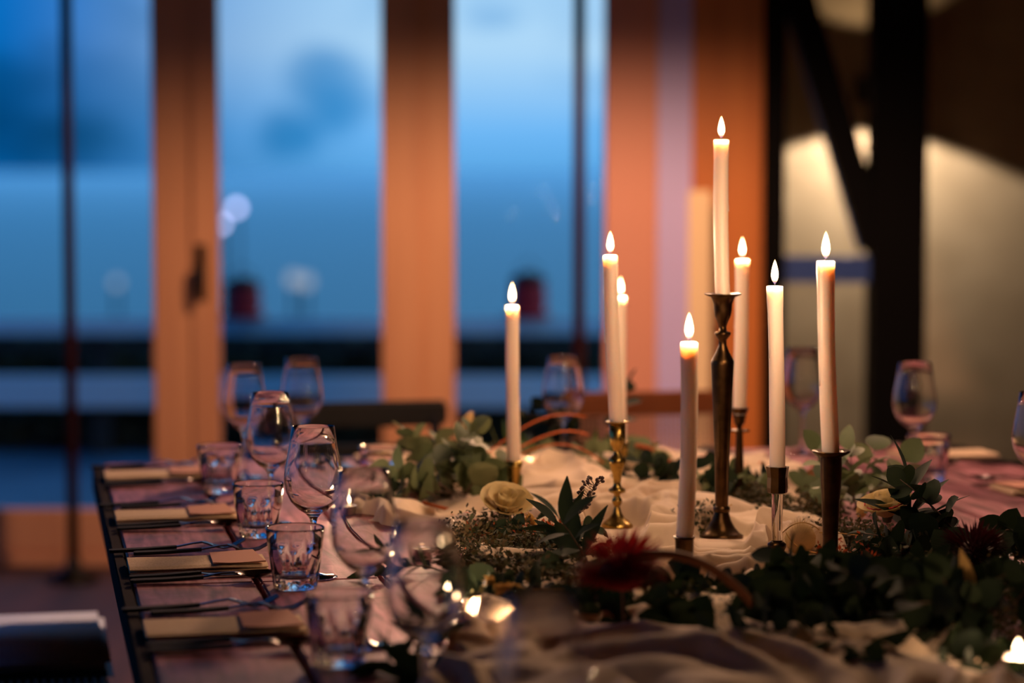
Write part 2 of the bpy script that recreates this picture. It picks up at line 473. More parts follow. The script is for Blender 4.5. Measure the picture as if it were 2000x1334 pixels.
MB().box2(rel((c1.x, 8.0, c2.z)), rel((c2.x, 8.07, c1.z)), bev=.003).obj('cross_rail', 'blue_lit_black', fr)

# wall lamp (real up-and-down fitting)
wl = thing('wall_lamp', (LAMP.x, WALLY, LAMP.z), 'small black up-and-down lamp on the pale wall behind the black brace', 'lamp')
MB().lathe([(.035, -.018), (.035, .018)], 20, center=(0, -.28, 0), cap0=True, cap1=True).obj('body', 'shade_black', wl)
MB().box2((-.012, -.25, -.012), (.012, -.01, .012)).obj('arm', 'shade_black', wl)
MB().lathe([(.05, -.05), (.05, .05)], 20, center=(0, -.002, 0)).obj('back_plate', 'shade_black', wl)
# pendant above the table, outside the frame
for PEND, lab in zip(PENDS, ('black dome pendant lamp above the far end of the table', 'black dome pendant lamp hanging near the glass doors')):
    pl = thing('pendant_lamp', PEND, lab, 'lamp')
    MB().lathe([(.26, -.02), (.25, .04), (.18, .12), (.06, .17), (.02, .18)], 40).obj('lamp_shade', 'shade_black', pl, smooth=True)
    MB().lathe([(.0, .02), (.03, .035), (.035, .06), (.02, .1), (.0, .12)], 16).obj('bulb', 'bulb', pl, smooth=True)
    MB().tube([(0, 0, .17), (0, 0, 3.0 - PEND.z)], .004, 8).obj('cord', 'shade_black', pl)

# poles before the glass
for px, py, lab in ((135, 1135, 'thin dark red pole on a round base before the left window'), (1131, 1135, 'thin dark pole before the glass beside the salmon pier')):
    p = on_z(px, py, 0); p.y = 7.7; p.x = PXX(px, 7.7)
    t = thing('standing_pole', (p.x, p.y, 0), lab, 'pole')
    MB().tube([(0, 0, .012), (0, 0, 3.0)], .019, 16).obj('pole', 'pole_metal', t, smooth=True)
    MB().lathe([(.0, 0), (.075, 0), (.085, .006), (.082, .02), (.03, .04), (.02, .08)], 24).obj('base', 'handle_metal', t, smooth=True)

# ------------------------------------------------------------------ outside
struct(MB().box2((-12, 8.16, -.16), (.6, 13.4, -.1)).obj('terrace_floor', 'terrace'), 'grey terrace paving outside the glass')
struct(MB().box2((-900, 13.4, -4.2), (900, 4000, -4.0)).obj('ground_field', 'field'), 'field beyond the terrace, distance haze painted into its colour')
fe = thing('terrace_fence', (0, 12, -.1), 'terrace fence of broad pale rails outside the windows', 'fence')
for z0, z1 in ((.50, .585), (.14, .30)):
    MB().box2((-6, -.04, z0 + .1), (1.6, .0, z1 + .1), bev=.005).obj('rail', 'fence_paint', fe)
MB().box2((-6, -.02, .42 + .1), (1.6, .0, .47 + .1), bev=.005).obj('rail', 'fence_dark', fe)
for k in range(5): MB().box2((-5.6 + k * 1.75, 0, 0), (-5.5 + k * 1.75, .08, .68), bev=.005).obj('post', 'fence_dark', fe)
# low dark hedge behind the fence: foliage
hb = MB()
for i in range(5200):
    x = rnd.uniform(-6, 1.6); z = rnd.uniform(-.1, .50 + .05 * noise.noise(Vector((x * 2, 0, 3)))); y = 12.1 + rnd.uniform(0, .25)
    s = .035; q = Matrix.Rotation(rnd.uniform(0, 6), 3, 'Z') @ Matrix.Rotation(rnd.uniform(-1, 1), 3, 'X')
    vs = [hb.bm.verts.new(Vector((x, y, z)) + q @ Vector(c) * s) for c in ((-1, 0, 0), (0, 0, -.6), (1, 0, 0), (0, 0, .9))]
    hb.bm.faces.new(vs)
hb.box2((-6, 12.35, -.1), (1.6, 12.42, .47))
tag(hb.obj('hedge', 'hedge', recalc=False), 'dark low hedge behind the terrace fence', 'hedge', kind='stuff')


def lantern(px, py0, py1, lab, g):
    b = at(px, py1, 11.98); tp = at(px, py0, 11.98); h = tp.z - b.z
    t = thing('lantern', (b.x, b.y, .585), lab, 'lantern', g)
    K = 1.5
    MB().lathe([(.065 * K, 0), (.07 * K, .01), (.07 * K, .03), (.055 * K, .035)], 20, cap0=True).obj('base', 'red_metal', t, smooth=True)
    MB().lathe([(.055 * K, .035), (.062 * K, h * .4), (.055 * K, h * .75)], 20).obj('body', 'red_metal', t, smooth=True)
    MB().lathe([(.06 * K, h * .75), (.065 * K, h * .8), (.03 * K, h * .95), (.0, h)], 20).obj('cap', 'handle_metal', t, smooth=True)
    MB().tube([(-.06, 0, h * .7), (-.065, 0, h), (0, 0, h * 1.25), (.065, 0, h), (.06, 0, h * .7)], .004, 6).obj('bail', 'handle_metal', t)


lantern(475, 545, 628, 'dark red lantern on the terrace rail seen through the glass door', 'red lanterns outside')
lantern(1032, 535, 628, 'dark red lantern on the terrace rail behind the leftmost candle', 'red lanterns outside')
for px, py, Y, r, mt, lab in ((462, 406, 60, .11, 'lamp_globe', 'upper of the two bright street lamps beyond the terrace'), (432, 438, 60, .10, 'lamp_globe', 'lower of the two bright street lamps beyond the terrace'),
                              (574, 545, 50, .15, 'lamp_globe_dim', 'dim street lamp low beyond the terrace'), (598, 550, 52, .15, 'lamp_globe_dim', 'very dim street lamp beside the dim one'), (228, 552, 50, .1, 'lamp_globe_dim', 'faint street lamp behind the left window')):
    p = at(px, py, Y); t = thing('street_lamp', (p.x, p.y, -4), lab, 'street lamp', 'street lamps beyond the terrace')
    hh = p.z + 4
    MB().tube([(0, 0, 0), (0, 0, hh - r)], .04, 8).obj('pole', 'handle_metal', t)
    MB().lathe([(0, hh - r), (r * .7, hh - r * .7), (r, hh), (r * .7, hh + r * .7), (0, hh + r)], 16).obj('globe', mt, t, smooth=True)

# ------------------------------------------------------------------ table
TZ = .75
CORNER = on_z(180, 906, TZ)
vp = ray(50, 330); UU = Vector((vp.x, vp.y, 0)).normalized(); VV = Vector((UU.y, -UU.x, 0))
TW, TL = 1.78, 3.15
TANG = math.atan2(VV.y, VV.x)


def T(v, wd, z=0): return CORNER + VV * v - UU * wd + Vector((0, 0, z))


def vw(px, py):
    p = on_z(px, py, TZ) - CORNER; return p.dot(VV), -p.dot(UU)


tb = thing('dining_table', T(TW / 2, TL / 2) * 1, 'long rustic table of pale reddish planks set for dinner', 'table', rz=TANG)
tb.location.z = 0
NP = 10; pw = (TW - .03) / NP
_, wj = vw(500, 1136)
for i in range(NP):
    x0 = -TW / 2 + .015 + i * pw
    for (ya, yb) in ((TL / 2 - wj + .0012, TL / 2), (-TL / 2, TL / 2 - wj - .0012)):
        g = .0035 + .0015 * rnd.random(); dz = rnd.uniform(-.0012, .0008)
        me = MB().box2((-pw / 2 + g, -(yb - ya) / 2, -.034), (pw / 2 - g, (yb - ya) / 2, 0), bev=.003)
        me.obj('plank', 'plank', tb, (x0 + pw / 2, (ya + yb) / 2, TZ + dz))
for s in (-1, 1):
    MB().box2((-.0085, -TL / 2, -.05), (.0085, TL / 2, -.002), bev=.002).obj('edge_board', 'table_dark', tb, (s * (TW / 2 - .0088), 0, TZ))
MB().box2((-TW / 2 + .02, -TL / 2 + .02, -.075), (TW / 2 - .02, TL / 2 - .02, -.036)).obj('underframe', 'table_dark', tb, (0, 0, TZ))
for sx in (-1, 1):
    for sy in (-1, 1):
        MB().box2((-.045, -.045, 0), (.045, .045, TZ - .075), bev=.004).obj('leg', 'table_dark', tb, (sx * (TW / 2 - .16), sy * (TL / 2 - .16), 0))


# ------------------------------------------------------------------ chairs
def chair(loc, rz, lab, m, style):      # front of the seat faces local +y
    t = thing('dining_chair', loc, lab, 'chair', None, rz)
    m0 = MB().box2((-.21, -.20, .425), (.21, .21, .45), bev=.012); seat = m0.obj('seat', m if style != 'woven' else 'weave', t)
    for sx in (-1, 1):
        MB().tube([(sx * .17, .17, .43), (sx * .185, .19, 0)], [.016, .012], 10).obj('leg', m, t)
        MB().tube([(sx * .18, -.18, .43), (sx * .19, -.22, 0)], [.016, .012], 10).obj('leg', m, t)
        MB().tube([(sx * .18, -.18, .43), (sx * .185, -.20, .6), (sx * .18, -.235, .76)], [.014, .014, .012], 10).obj('back_post', m, t)
    zz = .80 if style == 'cane' else .785
    MB().box((0, -.235, zz - .03), (.42, .022, .06), bev=.008).obj('top_rail', m, t)
    if style == 'cane':
        MB().box((0, -.215, .60), (.36, .018, .03), bev=.004).obj('back_rail', m, t)
        cb = MB()
        for k in range(34):
            x = -.17 + k * .0103
            cb.tube([(x, -.216, .61), (x, -.226, .745)], .0022, 4)
        for k in range(12):
            z = .62 + k * .0112
            cb.tube([(-.175, -.222, z), (.175, -.222, z)], .0022, 4)
        tag(cb.obj('cane_panel', 'cane', t), kind='stuff')
    else:
        for k in range(3): MB().box((0, -.215 - k * .008, .56 + k * .055), (.36, .014, .03), bev=.004).obj('back_slat', m, t)
    if style == 'pad':
        MB().box2((-.205, -.19, .452), (.215, .205, .482), bev=.012).obj('seat_pad', 'blue_lit_pad', seat, smooth=True)
    if style == 'woven':
        cb = MB()
        for k in range(28):
            y = -.19 + k * .014; cb.tube([(-.2, y, .453), (.2, y, .453)], .004, 5)
        tag(cb.obj('weave_strands', 'weave', seat), kind='stuff')
    return t


def chair_at(px, D, rz, *a):
    return chair(Vector((PXX(px, D), D, 0)), rz, *a)


chair_at(725, 5.35, TANG + PI, 'dark chair at the far table end, left of the leftmost candle', 'chair_dark', 'plain')
chair_at(1320, 5.45, TANG + PI, 'brown wooden chair with a woven cane back at the far table end', 'chair_wood', 'cane')
for i, (wd, st, lab, mm) in enumerate(((.32, 'pad', 'chair with a pale seat pad, blue window light painted in, at the left table side', 'chair_dark'), (.80, 'woven', 'dark chair with woven seat at the left table side, nearest the camera', 'chair_dark'))):
    p = T(-.19, wd); p.z = 0
    chair(p, TANG - PI / 2, lab, mm, st)

# ------------------------------------------------------------------ candlesticks and candles
STICKS = {}


def stick(name_, px, py, segs, mtl, lab, seg=36, rot=0):
    p = on_z(px, py, TZ); p.z = TZ + .0035
    t = thing('candlestick', p, lab, 'candlestick', 'candlesticks among the greenery', rot)
    for nm, prof, mm in segs:
        MB().lathe(prof, 8 if mm == 'oct' else seg).obj(nm, mtl if mm in (None, 'oct') else mm, t, smooth=(mm != 'oct'))
    STICKS[name_] = (p, max(z for _, pr, _ in segs for _, z in pr))
    return t


S2 = [('base', [(0, 0), (.0255, 0), (.026, .003), (.022, .007), (.0125, .014), (.0075, .022), (.0045, .032)], None),
      ('stem', [(.0045, .032), (.0085, .040), (.0085, .043), (.005, .049), (.0055, .053), (.0135, .056), (.0135, .060), (.007, .064), (.0058, .07), (.0075, .085), (.0120, .098), (.0143, .105), (.012, .111), (.006, .116), (.0052, .121)], None),
      ('cup', [(.0052, .121), (.008, .127), (.012, .133), (.0128, .14), (.0128, .166), (.0118, .166), (.0118, .15), (0, .148)], None),
      ('drip_pan', [(.0118, .166), (.0185, .1675), (.0185, .169), (.0115, .1685)], None)]
S3 = [('base', [(0, 0), (.034, 0), (.034, .002), (.028, .006), (.021, .014), (.0145, .026), (.011, .038)], None),
      ('ring', [(.011, .038), (.0128, .040), (.0128, .045), (.0100, .048)], None),
      ('stem', [(.0100, .048), (.0115, .12), (.0148, .20), (.0178, .268), (.018, .273), (.0165, .276), (.011, .286), (.0062, .298), (.006, .306), (.010, .311), (.0127, .315), (.0125, .318), (.0065, .320), (.0055, .326)], None),
      ('cup', [(.0055, .326), (.0085, .335), (.0125, .343), (.014, .353), (.0145, .362), (.018, .371), (.021, .374), (.0118, .374), (.0118, .36), (0, .358)], None),
      ('drip_pan', [(.018, .372), (.0285, .3765), (.0285, .378), (.0118, .3765)], None)]
S5 = [('base', [(0, 0), (.030, 0), (.030, .004), (.018, .010), (.011, .018), (.0135, .024), (.0135, .028), (.008, .032)], None),
      ('glass_stem', [(.008, .032), (.0078, .06), (.0084, .103)], 'glass'),
      ('cup', [(.009, .101), (.0145, .103), (.0152, .11), (.0145, .125), (.0168, .1405), (.0125, .1405), (.012, .125), (0, .122)], 'oct')]
S6 = [('base', [(0, 0), (.036, 0), (.036, .004), (.022, .012), (.0115, .024)], None),
      ('stem', [(.0115, .024), (.0105, .06), (.0125, .11), (.0148, .15), (.0148, .172)], None),
      ('drip_pan', [(.0148, .172), (.0255, .178), (.0265, .181), (.0125, .1795), (.012, .165), (0, .164)], None)]
S7 = [('base', [(0, 0), (.028, 0), (.028, .003), (.013, .012), (.009, .02), (.012, .026)], None),
      ('cup', [(.012, .026), (.0125, .072), (.0155, .076), (.0118, .076), (.0115, .06), (0, .058)], None)]
S1 = [('base', [(0, 0), (.026, 0), (.026, .003), (.011, .01), (.006, .02)], None),
      ('cup', [(.006, .02), (.0095, .035), (.0125, .06), (.0165, .074), (.0118, .074), (.0115, .06), (0, .058)], None)]
S4 = [('base', [(0, 0), (.028, 0), (.028, .003), (.014, .012), (.009, .03)], None),
      ('stem', [(.009, .03), (.008, .07), (.0062, .112), (.0062, .124)], None),
      ('ring', [(.0062, .124), (.0175, .1255), (.0175, .128), (.0045, .129)], None),
      ('cup', [(.0045, .129), (.0045, .133), (.0095, .141), (.0105, .152), (.0165, .166), (.0118, .166), (.0115, .15), (0, .148)], 'oct')]
stick('c1', 1004, 988, S1, 'brass', 'short brass candlestick under the leftmost candle')
stick('c2', 1205, 1033, S2, 'brass', 'polished turned brass candlestick with a ball stem, on the cloth')
stick('c3', 1409, 1052, S3, 'old_brass', 'tallest candlestick, dark brass with a long tapered stem')
stick('c4', 1443, 990, S4, 'old_brass', 'brass candlestick with a ring below its cup, behind the tallest one')
stick('c5', 1517, 1104, S5, 'old_brass', 'candlestick with a clear glass stem and a faceted brass cup')
stick('c6', 1621, 1138, S6, 'old_brass', 'dark brass candlestick with a wide drip pan under the rightmost candle')
stick('c7', 1336, 1162, S7, 'old_brass', 'low dark candlestick beside the red flower at the front')
stick('c8', 1212, 945, S1, 'brass', 'short brass candlestick hidden behind the ball-stemmed one')


def flame_mesh(h=.036, r=.0054):
    pr = [(0, 0), (.35, .06), (.72, .16), (.96, .3), (1, .4), (.9, .54), (.68, .7), (.4, .85), (.16, .95), (0, 1)]
    return MB().lathe([(a * r, b * h) for a, b in pr], 20).mesh('flame', 'flame')


FL = flame_mesh()
FLT = flame_mesh(.021, .0052)
SEEN = []


def candle(key, px, ytop_h, lean, bend, lab, fs=1.0, r=.0116):
    p, ct = STICKS[key]
    sunk = .012 if key != 'c8' else .012
    z0 = p.z + ct - sunk
    t = thing('candle', (p.x, p.y, z0), lab, 'candle', 'lit taper candles')
    h = ytop_h + sunk
    pts = []; rad = []
    for i in range(17):
        u = i / 16
        pts.append(Vector((lean * u + bend * math.sin(PI * u), 0, h * u)))
        rad.append(r * (1 + .02 * math.sin(u * 9 + px)) * (.97 + .03 * (1 - u) + (.05 if i >= 15 else 0)))
    tp = pts[-1]
    m = MB(); m.tube(pts, rad, 28, cap=False)
    # rim and shallow molten pool
    m.lathe([(rad[-1], 0), (rad[-1] * .97, .0018), (rad[-1] * .85, .0022), (rad[-1] * .6, -.0005), (0, -.0015)], 28, center=tp)
    wx = m.obj('wax', 'wax', t, smooth=True)
    # a run of wax down the side
    a = rnd.choice((3.3, 3.5, 6.0)); st = int(rnd.uniform(6, 11))
    pp = [pts[i] + Vector((math.cos(a), math.sin(a), 0)) * (rad[i] * 1.0) for i in range(st, 17)]
    MB().tube(pp, [.0006 + .0008 * (k == 0) for k in range(len(pp))], 8).obj('wax_drip', 'wax', wx, smooth=True)
    MB().tube([tp + Vector((0, 0, -.002)), tp + Vector((.0003, 0, .004)), tp + Vector((.001, 0, .0085))], .0007, 6).obj('wick', 'wick', wx)
    f = link('flame', FL, t, tp + Vector((0, 0, .0045))); f.scale = (fs, fs, fs)
    light('candle_light', 'POINT', t.location + tp + Vector((0, 0, .022)), P_CANDLE, WARM, shadow_soft_size=.006)
    return t


candle('c1', 1, .262, -.003, -.001, 'leftmost lit white taper candle, in the short brass stick', 1.05)
candle('c2', 2, .262, -.012, -.002, 'lit white taper candle leaning left in the ball-stemmed brass stick')
candle('c3', 3, .234, -.004, -.002, 'highest lit white taper candle, on the tallest stick', .95)
candle('c4', 4, .249, .003, .001, 'lit white taper candle right behind the tallest one', 1.0)
candle('c5', 5, .259, -.006, .001, 'lit white taper candle in the glass-stemmed stick')
candle('c6', 6, .260, -.010, -.002, 'rightmost lit white taper candle', 1.08, .0122)
candle('c7', 7, .260, .005, .003, 'lit white taper candle at the front, its low stick beside the red flower', 1.05)
candle('c8', 8, .262, -.001, 0, 'lit white taper candle half hidden behind the leaning one', .95, .0105)

# ------------------------------------------------------------------ glasses
WG_IN = [(.0292, .2128), (.0322, .19), (.0367, .166), (.0398, .146), (.0400, .136), (.0372, .122), (.031, .110), (.020, .1), (.010, .0955), (0, .0945)]
WG_OUT = [(.0300, .2132), (.0331, .19), (.0376, .166), (.0408, .146), (.0411, .136), (.0383, .121), (.032, .108), (.021, .0965), (.011, .090), (.006, .084), (.0045, .078)]


def wineglass(loc, lab):
    t = thing('wine_glass', loc, lab, 'wine glass', 'empty stemmed wine glasses')
    MB().lathe(WG_OUT[::-1] + [(.0296, .2136)] + WG_IN, 56).obj('bowl', 'glass', t, smooth=True, recalc=False)
    MB().lathe([(.008, .006), (.0045, .012), (.0034, .03), (.0036, .06), (.0045, .078)], 24).obj('stem', 'glass', t, smooth=True, recalc=False)
    MB().lathe([(0, .0008), (.030, .0), (.0335, .0003), (.0335, .0012), (.030, .0018), (.016, .0032), (.008, .006)], 48).obj('foot', 'glass', t, smooth=True, recalc=False)
    return t


GL = [(613, 3.39, 'wine glass in sharp focus behind the sharp tumbler'), (530, 3.90, 'second wine glass of the left row, behind the sharp one'),
      (478, 4.48, 'blurred wine glass at the far left corner of the table, left of the taller-looking one'), (590, 4.62, 'blurred wine glass at the far table end before the glass door'),
      (1100, 4.66, 'blurred wine glass at the far end between the two left candles'), (1566, 4.86, 'blurred wine glass at the far end between the two right candles'),
      (1785, 4.5, 'wine glass before the black post on the right'), (2024, 3.9, 'wine glass cut off by the right picture border'),
      (712, 2.90, 'blurred wine glass right of the out-of-focus tumbler'), (830, 2.48, 'very blurred wine glass before the greenery, left of the tea lights'),
      (1060, 2.04, 'nearest wine glass, only its blurred rim in view below the wheat ears')]
wg0 = None
for px, D, lab in GL:
    y = 330 + 2706 / D
    q = on_z(px, y, TZ); q.z = TZ + .0006
    if wg0 is None: wg0 = wineglass(q, lab)
    else: copy_tree(wg0, q, lab, rnd.uniform(0, 6))


def tumbler(loc, lab):
    t = thing('tumbler', loc, lab, 'tumbler', 'faceted glass tumblers')
    H, RT, RB = .084, .0405, .0300
    n = 10
    def fr(a, z):
        u = z / H
        k = max(0, min(1, (u - .06) / .06)) * max(0, min(1, (.66 - u) / .05 + .3 * math.cos(n * a)))
        return 1 - .075 * k * (.5 - .5 * math.cos(n * a)) ** .7
    outp = [(0, .0015), (RB * .8, .001), (RB * .96, 0), (RB, .002)] + [(RB + (RT - RB) * (i / 26) ** .9, .002 + (H - .003) * i / 26) for i in range(1, 27)]
    inp = [(RT - .0019, H - .001), (RT - .0022, H * .7), (RT - .0042, H * .55), (RB + .0005, .022), (RB - .004, .0165), (RB * .5, .0145), (0, .014)]
    m = MB(); full = outp + [(RT - .0009, H + .0004)] + inp
    fl = [fr] * len(outp) + [None] * (len(inp) + 1)
    m.lathe(full, 120, fl)
    m.obj('body', 'glass', t, smooth=True, recalc=False)
    return t


tm0 = None
for px, py, lab in ((577, 1149, 'faceted glass tumbler in sharp focus before the sharp wine glass'), (505, 1048, 'second faceted tumbler of the left row, behind the sharp one'), (430, 962, 'blurred tumbler farthest back in the left row'),
                    (662, 1298, 'blurred faceted tumbler nearest the camera'), (1813, 938, 'faceted tumbler behind the wine glass before the black post'), (745, 965, 'blurred low tumbler behind the left tea light')):
    q = on_z(px, py, TZ); q.z = TZ + .0006
    if tm0 is None: tm0 = tumbler(q, lab)
    else: copy_tree(tm0, q, lab, rnd.uniform(0, 6))

# ------------------------------------------------------------------ place settings
def ribbon(m, prof, th=.0016):    # prof: (y, halfwidth, z) along y
    vs = []
    for y, hw, z in prof:
        vs.append([m.bm.verts.new((-hw, y, z)), m.bm.verts.new((hw, y, z)), m.bm.verts.new((hw, y, z + th)), m.bm.verts.new((-hw, y, z + th))])
    for a, b in zip(vs, vs[1:]):
        for k in range(4): m.bm.faces.new((a[k], a[(k + 1) % 4], b[(k + 1) % 4], b[k]))
    m.bm.faces.new(vs[0][::-1]); m.bm.faces.new(vs[-1])


def handle(t):
    m = MB(); ribbon(m, [(0, .006, .001), (.004, .0085, .0012), (.05, .0078, .002), (.095, .0052, .004), (.1, .0045, .0042)], .0045); m.obj('handle', 'black_handle', t)


def fork(loc, rz, lab):
    t = thing('fork', loc, lab, 'fork', 'black-handled forks', rz); handle(t)
    m = MB(); ribbon(m, [(.098, .0035, .0055), (.125, .0028, .010), (.138, .004, .0115), (.145, .010, .010), (.155, .0125, .006)], .0022)
    for k in range(4):
        x = -.0105 + k * .007
        m2 = [(.153, .0018, .0065), (.17, .0017, .0025), (.185, .0015, .005), (.202, .0009, .014)]
        n0 = len(m.bm.verts); ribbon(m, m2, .002); m.bm.verts.ensure_lookup_table()
        for v in m.bm.verts[n0:]: v.co.x += x
    m.obj('fork_head', 'steel', t); return t


def knife(loc, rz, lab):
    t = thing('knife', loc, lab, 'knife', 'black-handled knives', rz); handle(t)
    m = MB(); ribbon(m, [(.098, .0035, .005), (.11, .004, .003), (.118, .009, .0022), (.17, .010, .002), (.2, .0085, .002), (.215, .003, .002)], .0016)
    m.obj('blade', 'steel', t); return t


def spoon(loc, rz, lab):
    t = thing('spoon', loc, lab, 'spoon', 'black-handled spoons', rz); handle(t)
    m = MB(); ribbon(m, [(.098, .0035, .0055), (.125, .0028, .010), (.14, .0032, .0105), (.148, .006, .010)], .0022); hd = m
    n = 10
    rows = []
    for i in range(n + 1):
        u = i / n; y = .145 + .058 * u; hw = .0195 * math.sqrt(max(0, 1 - (2 * u - 1) ** 2)) * (1.05 - .15 * u) + .001
        row = []
        for j in range(9):
            s = j / 8 * 2 - 1
            row.append(hd.bm.verts.new((hw * s, y, .011 + .002 * u - .009 * (1 - s * s) * math.sin(PI * min(1, u * 1.02)))))
        rows.append(row)
    for a, b in zip(rows, rows[1:]):
        for j in range(8): hd.bm.faces.new((a[j], a[j + 1], b[j + 1], b[j]))
    hd.obj('spoon_bowl', 'steel', t, smooth=True); return t


def napkin(loc, rz, lab):         # long side along local x
    t = thing('napkin', loc, lab, 'napkin', 'folded cream napkins', rz)
    m = MB()
    for k in range(2):
        z0 = .001 + k * .0042
        n = 14; rows = []
        for i in range(n + 1):
            x = -.098 + .196 * i / n
            row = []
            for j in range(9):
                y = (-.056 + .112 * j / 8) * (1 - .01 * k)
                zz = z0 + .0012 * noise.noise(Vector((x * 14, y * 14, k * 3 + loc.x * 9)))
                row.append((x, y, zz))
            rows.append(row)
        for dz in (0, .0036):
            vs = [[m.bm.verts.new((a, b, c + dz * (0.4 if j in (0, 8) else 1))) for j, (a, b, c) in enumerate(r)] for r in rows]
            for a, b in zip(vs, vs[1:]):
                for j in range(8): m.bm.faces.new((a[j], a[j + 1], b[j + 1], b[j]))
            if dz == 0: low = vs
        for i in range(n):
            for j in (0, 8): m.bm.faces.new((low[i][j], low[i + 1][j], vs[i + 1][j], vs[i][j]))
        for j in range(8):
            for i in (0, n): m.bm.faces.new((low[i][j], low[i][j + 1], vs[i][j + 1], vs[i][j]))
    m.obj('folded_cloth', 'napkin', t, smooth=False); return t


def card(loc, rz, lab):
    t = thing('place_card', loc, lab, 'place card', 'mauve place cards', rz)
    m = MB(); vs = [m.bm.verts.new(c) for c in ((-.03, -.05, 0), (.045, -.05, 0.0005), (.035, .05, .003), (-.028, .05, 0))]
    f = m.bm.faces.new(vs); r = bmesh.ops.extrude_face_region(m.bm, geom=[f])
    for v in r['geom']:
        if isinstance(v, bmesh.types.BMVert): v.co.z += .0009
    pp = m.obj('paper', 'card', t)
    MB().tube([(-.03, -.05, .0018), (.0, -.056, .001), (.045, -.048, .002)], .0006, 5).obj('thread', 'thread', pp); return t


def setting(c, ang, tag_, k):
    # c: napkin centre; ang: direction the diner faces (long axis)
    ax = Vector((math.cos(ang), math.sin(ang), 0)); left = Vector((-ax.y, ax.x, 0))
    rz = ang - PI / 2
    c = c.copy(); c.z = TZ + .0012
    napkin(c, ang, 'folded cream napkin ' + tag_)
    q = c + ax * .05; q.z = TZ + .0122; card(q, ang, 'mauve place card on the napkin ' + tag_)
    b0 = c - ax * .10
    fork(b0 + left * .118 + ax * .015, rz + R(-2), 'inner fork of the setting ' + tag_)
    fork(b0 + left * .145 - ax * .02 , rz + R(1), 'outer fork of the setting ' + tag_)
    knife(b0 - left * .095, rz + R(1.5), 'knife of the setting ' + tag_)
    spoon(b0 - left * .128, rz + R(-2), 'spoon of the setting ' + tag_)


for i, (px, py, tg) in enumerate(((300, 933, 'in the far left corner of the table'), (322, 1013, 'second from the far left corner'), (352, 1109, 'left of the sharp tumbler'), (402, 1234, 'nearest the camera on the left'))):
    v_, w_ = vw(px, py)
    setting(T(.115, w_), TANG, tg, i)
for i, (w_, tg) in enumerate(((.22, 'at the far right corner of the table'), (.75, 'on the right side of the table'))):
    setting(T(TW - .115, w_), TANG + PI, tg, i)
for px, tg in ((752, 'at the far end before the dark chair'), (1285, 'at the far end before the cane chair')):
    v_, w_ = vw(px, 900)
    setting(T(v_, .115), TANG - PI / 2, tg, 0)

# ------------------------------------------------------------------ cloth runner
SP = [STICKS[k][0] for k in STICKS]
HOLD = [(vw_ := (SP[i] - CORNER)).dot(VV) for i in range(len(SP))]
HOLDW = [-(SP[i] - CORNER).dot(UU) for i in range(len(SP))]
LEFT = [vw(*p) for p in ((790, 905), (730, 925), (682, 962), (690, 1010), (760, 1035), (850, 1052), (900, 1085), (930, 1140), (940, 1200), (890, 1262), (850, 1334), (800, 1450), (790, 1600))]
RIGHT = [vw(*p) for p in ((1400, 885), (1500, 905), (1570, 950), (1600, 1010), (1640, 1090), (1740, 1180), (1850, 1250), (2000, 1334), (2200, 1500), (2300, 1640))]


def lerp_tab(tab, wq):
    tab = sorted(tab, key=lambda a: a[1])
    if wq <= tab[0][1]: return tab[0][0]
    for (v0, w0), (v1, w1) in zip(tab, tab[1:]):
        if w0 <= wq <= w1: return v0 + (v1 - v0) * (wq - w0) / max(1e-6, w1 - w0)
    return tab[-1][0]


def sstep(a, b, x):
    t = max(0, min(1, (x - a) / (b - a))); return t * t * (3 - 2 * t)


FOLDS = []
for H, wdt, pts in ((.026, .012, ((1335, 1085), (1420, 1066), (1500, 1060), (1545, 1064), (1575, 1095))), (.028, .012, ((1385, 1135), (1425, 1108), (1480, 1112), (1530, 1108))), (.022, .009, ((1432, 1108), (1440, 1130), (1470, 1165))),
                    (.02, .011, ((1240, 1068), (1320, 1056), (1345, 1060))), (.022, .012, ((1190, 985), (1290, 1005), (1330, 1045))), (.02, .010, ((1300, 955), (1245, 1010), (1225, 1050))), (.022, .010, ((1250, 1030), (1340, 990), (1390, 965))),
                    (.030, .014, ((680, 975), (740, 945), (800, 925))), (.026, .012, ((690, 1020), (745, 1000), (800, 1010), (850, 1030))), (.022, .010, ((740, 945), (750, 1000))), (.038, .022, ((950, 930), (985, 920))), (.036, .02, ((1050, 935), (1070, 925))),
                    (.036, .02, ((1090, 905), (1130, 912))), (.030, .014, ((1030, 960), (1110, 950), (1160, 965))), (.026, .012, ((1120, 925), (1150, 990), (1160, 1010))), (.03, .02, ((960, 1270), (1200, 1240), (1400, 1255), (1560, 1300))), (.03, .018, ((1000, 1310), (1250, 1290), (1400, 1330)))):
    FOLDS.append((H, wdt, [vw(*p) for p in pts]))


def seg_d(px, py, a, b):
    dx, dy = b[0] - a[0], b[1] - a[1]; t = max(0, min(1, ((px - a[0]) * dx + (py - a[1]) * dy) / (dx * dx + dy * dy + 1e-12)))
    return math.hypot(px - a[0] - dx * t, py - a[1] - dy * t)


# places in front of which the cloth lies flat, so that what stands there shows its foot
FLAT = []
for p_ in (STICKS['c2'][0], STICKS['c3'][0], on_z(1563, 1085, TZ)):
    a_ = ((p_ - CORNER).dot(VV), -(p_ - CORNER).dot(UU)); c_ = ((-CORNER).dot(VV), CORNER.dot(UU))
    l_ = math.hypot(c_[0] - a_[0], c_[1] - a_[1]); FLAT.append((a_, ((c_[0] - a_[0]) / l_, (c_[1] - a_[1]) / l_)))


def flat_cap(v, wd):
    cap = 1
    for (a, d) in FLAT:
        x, y = v - a[0], wd - a[1]; f = x * d[0] + y * d[1]; sd = abs(x * d[1] - y * d[0])
        if -.02 < f < .4: cap = min(cap, .003 + .10 * max(0, f) + .12 * sstep(.030, .075, sd))
    return cap


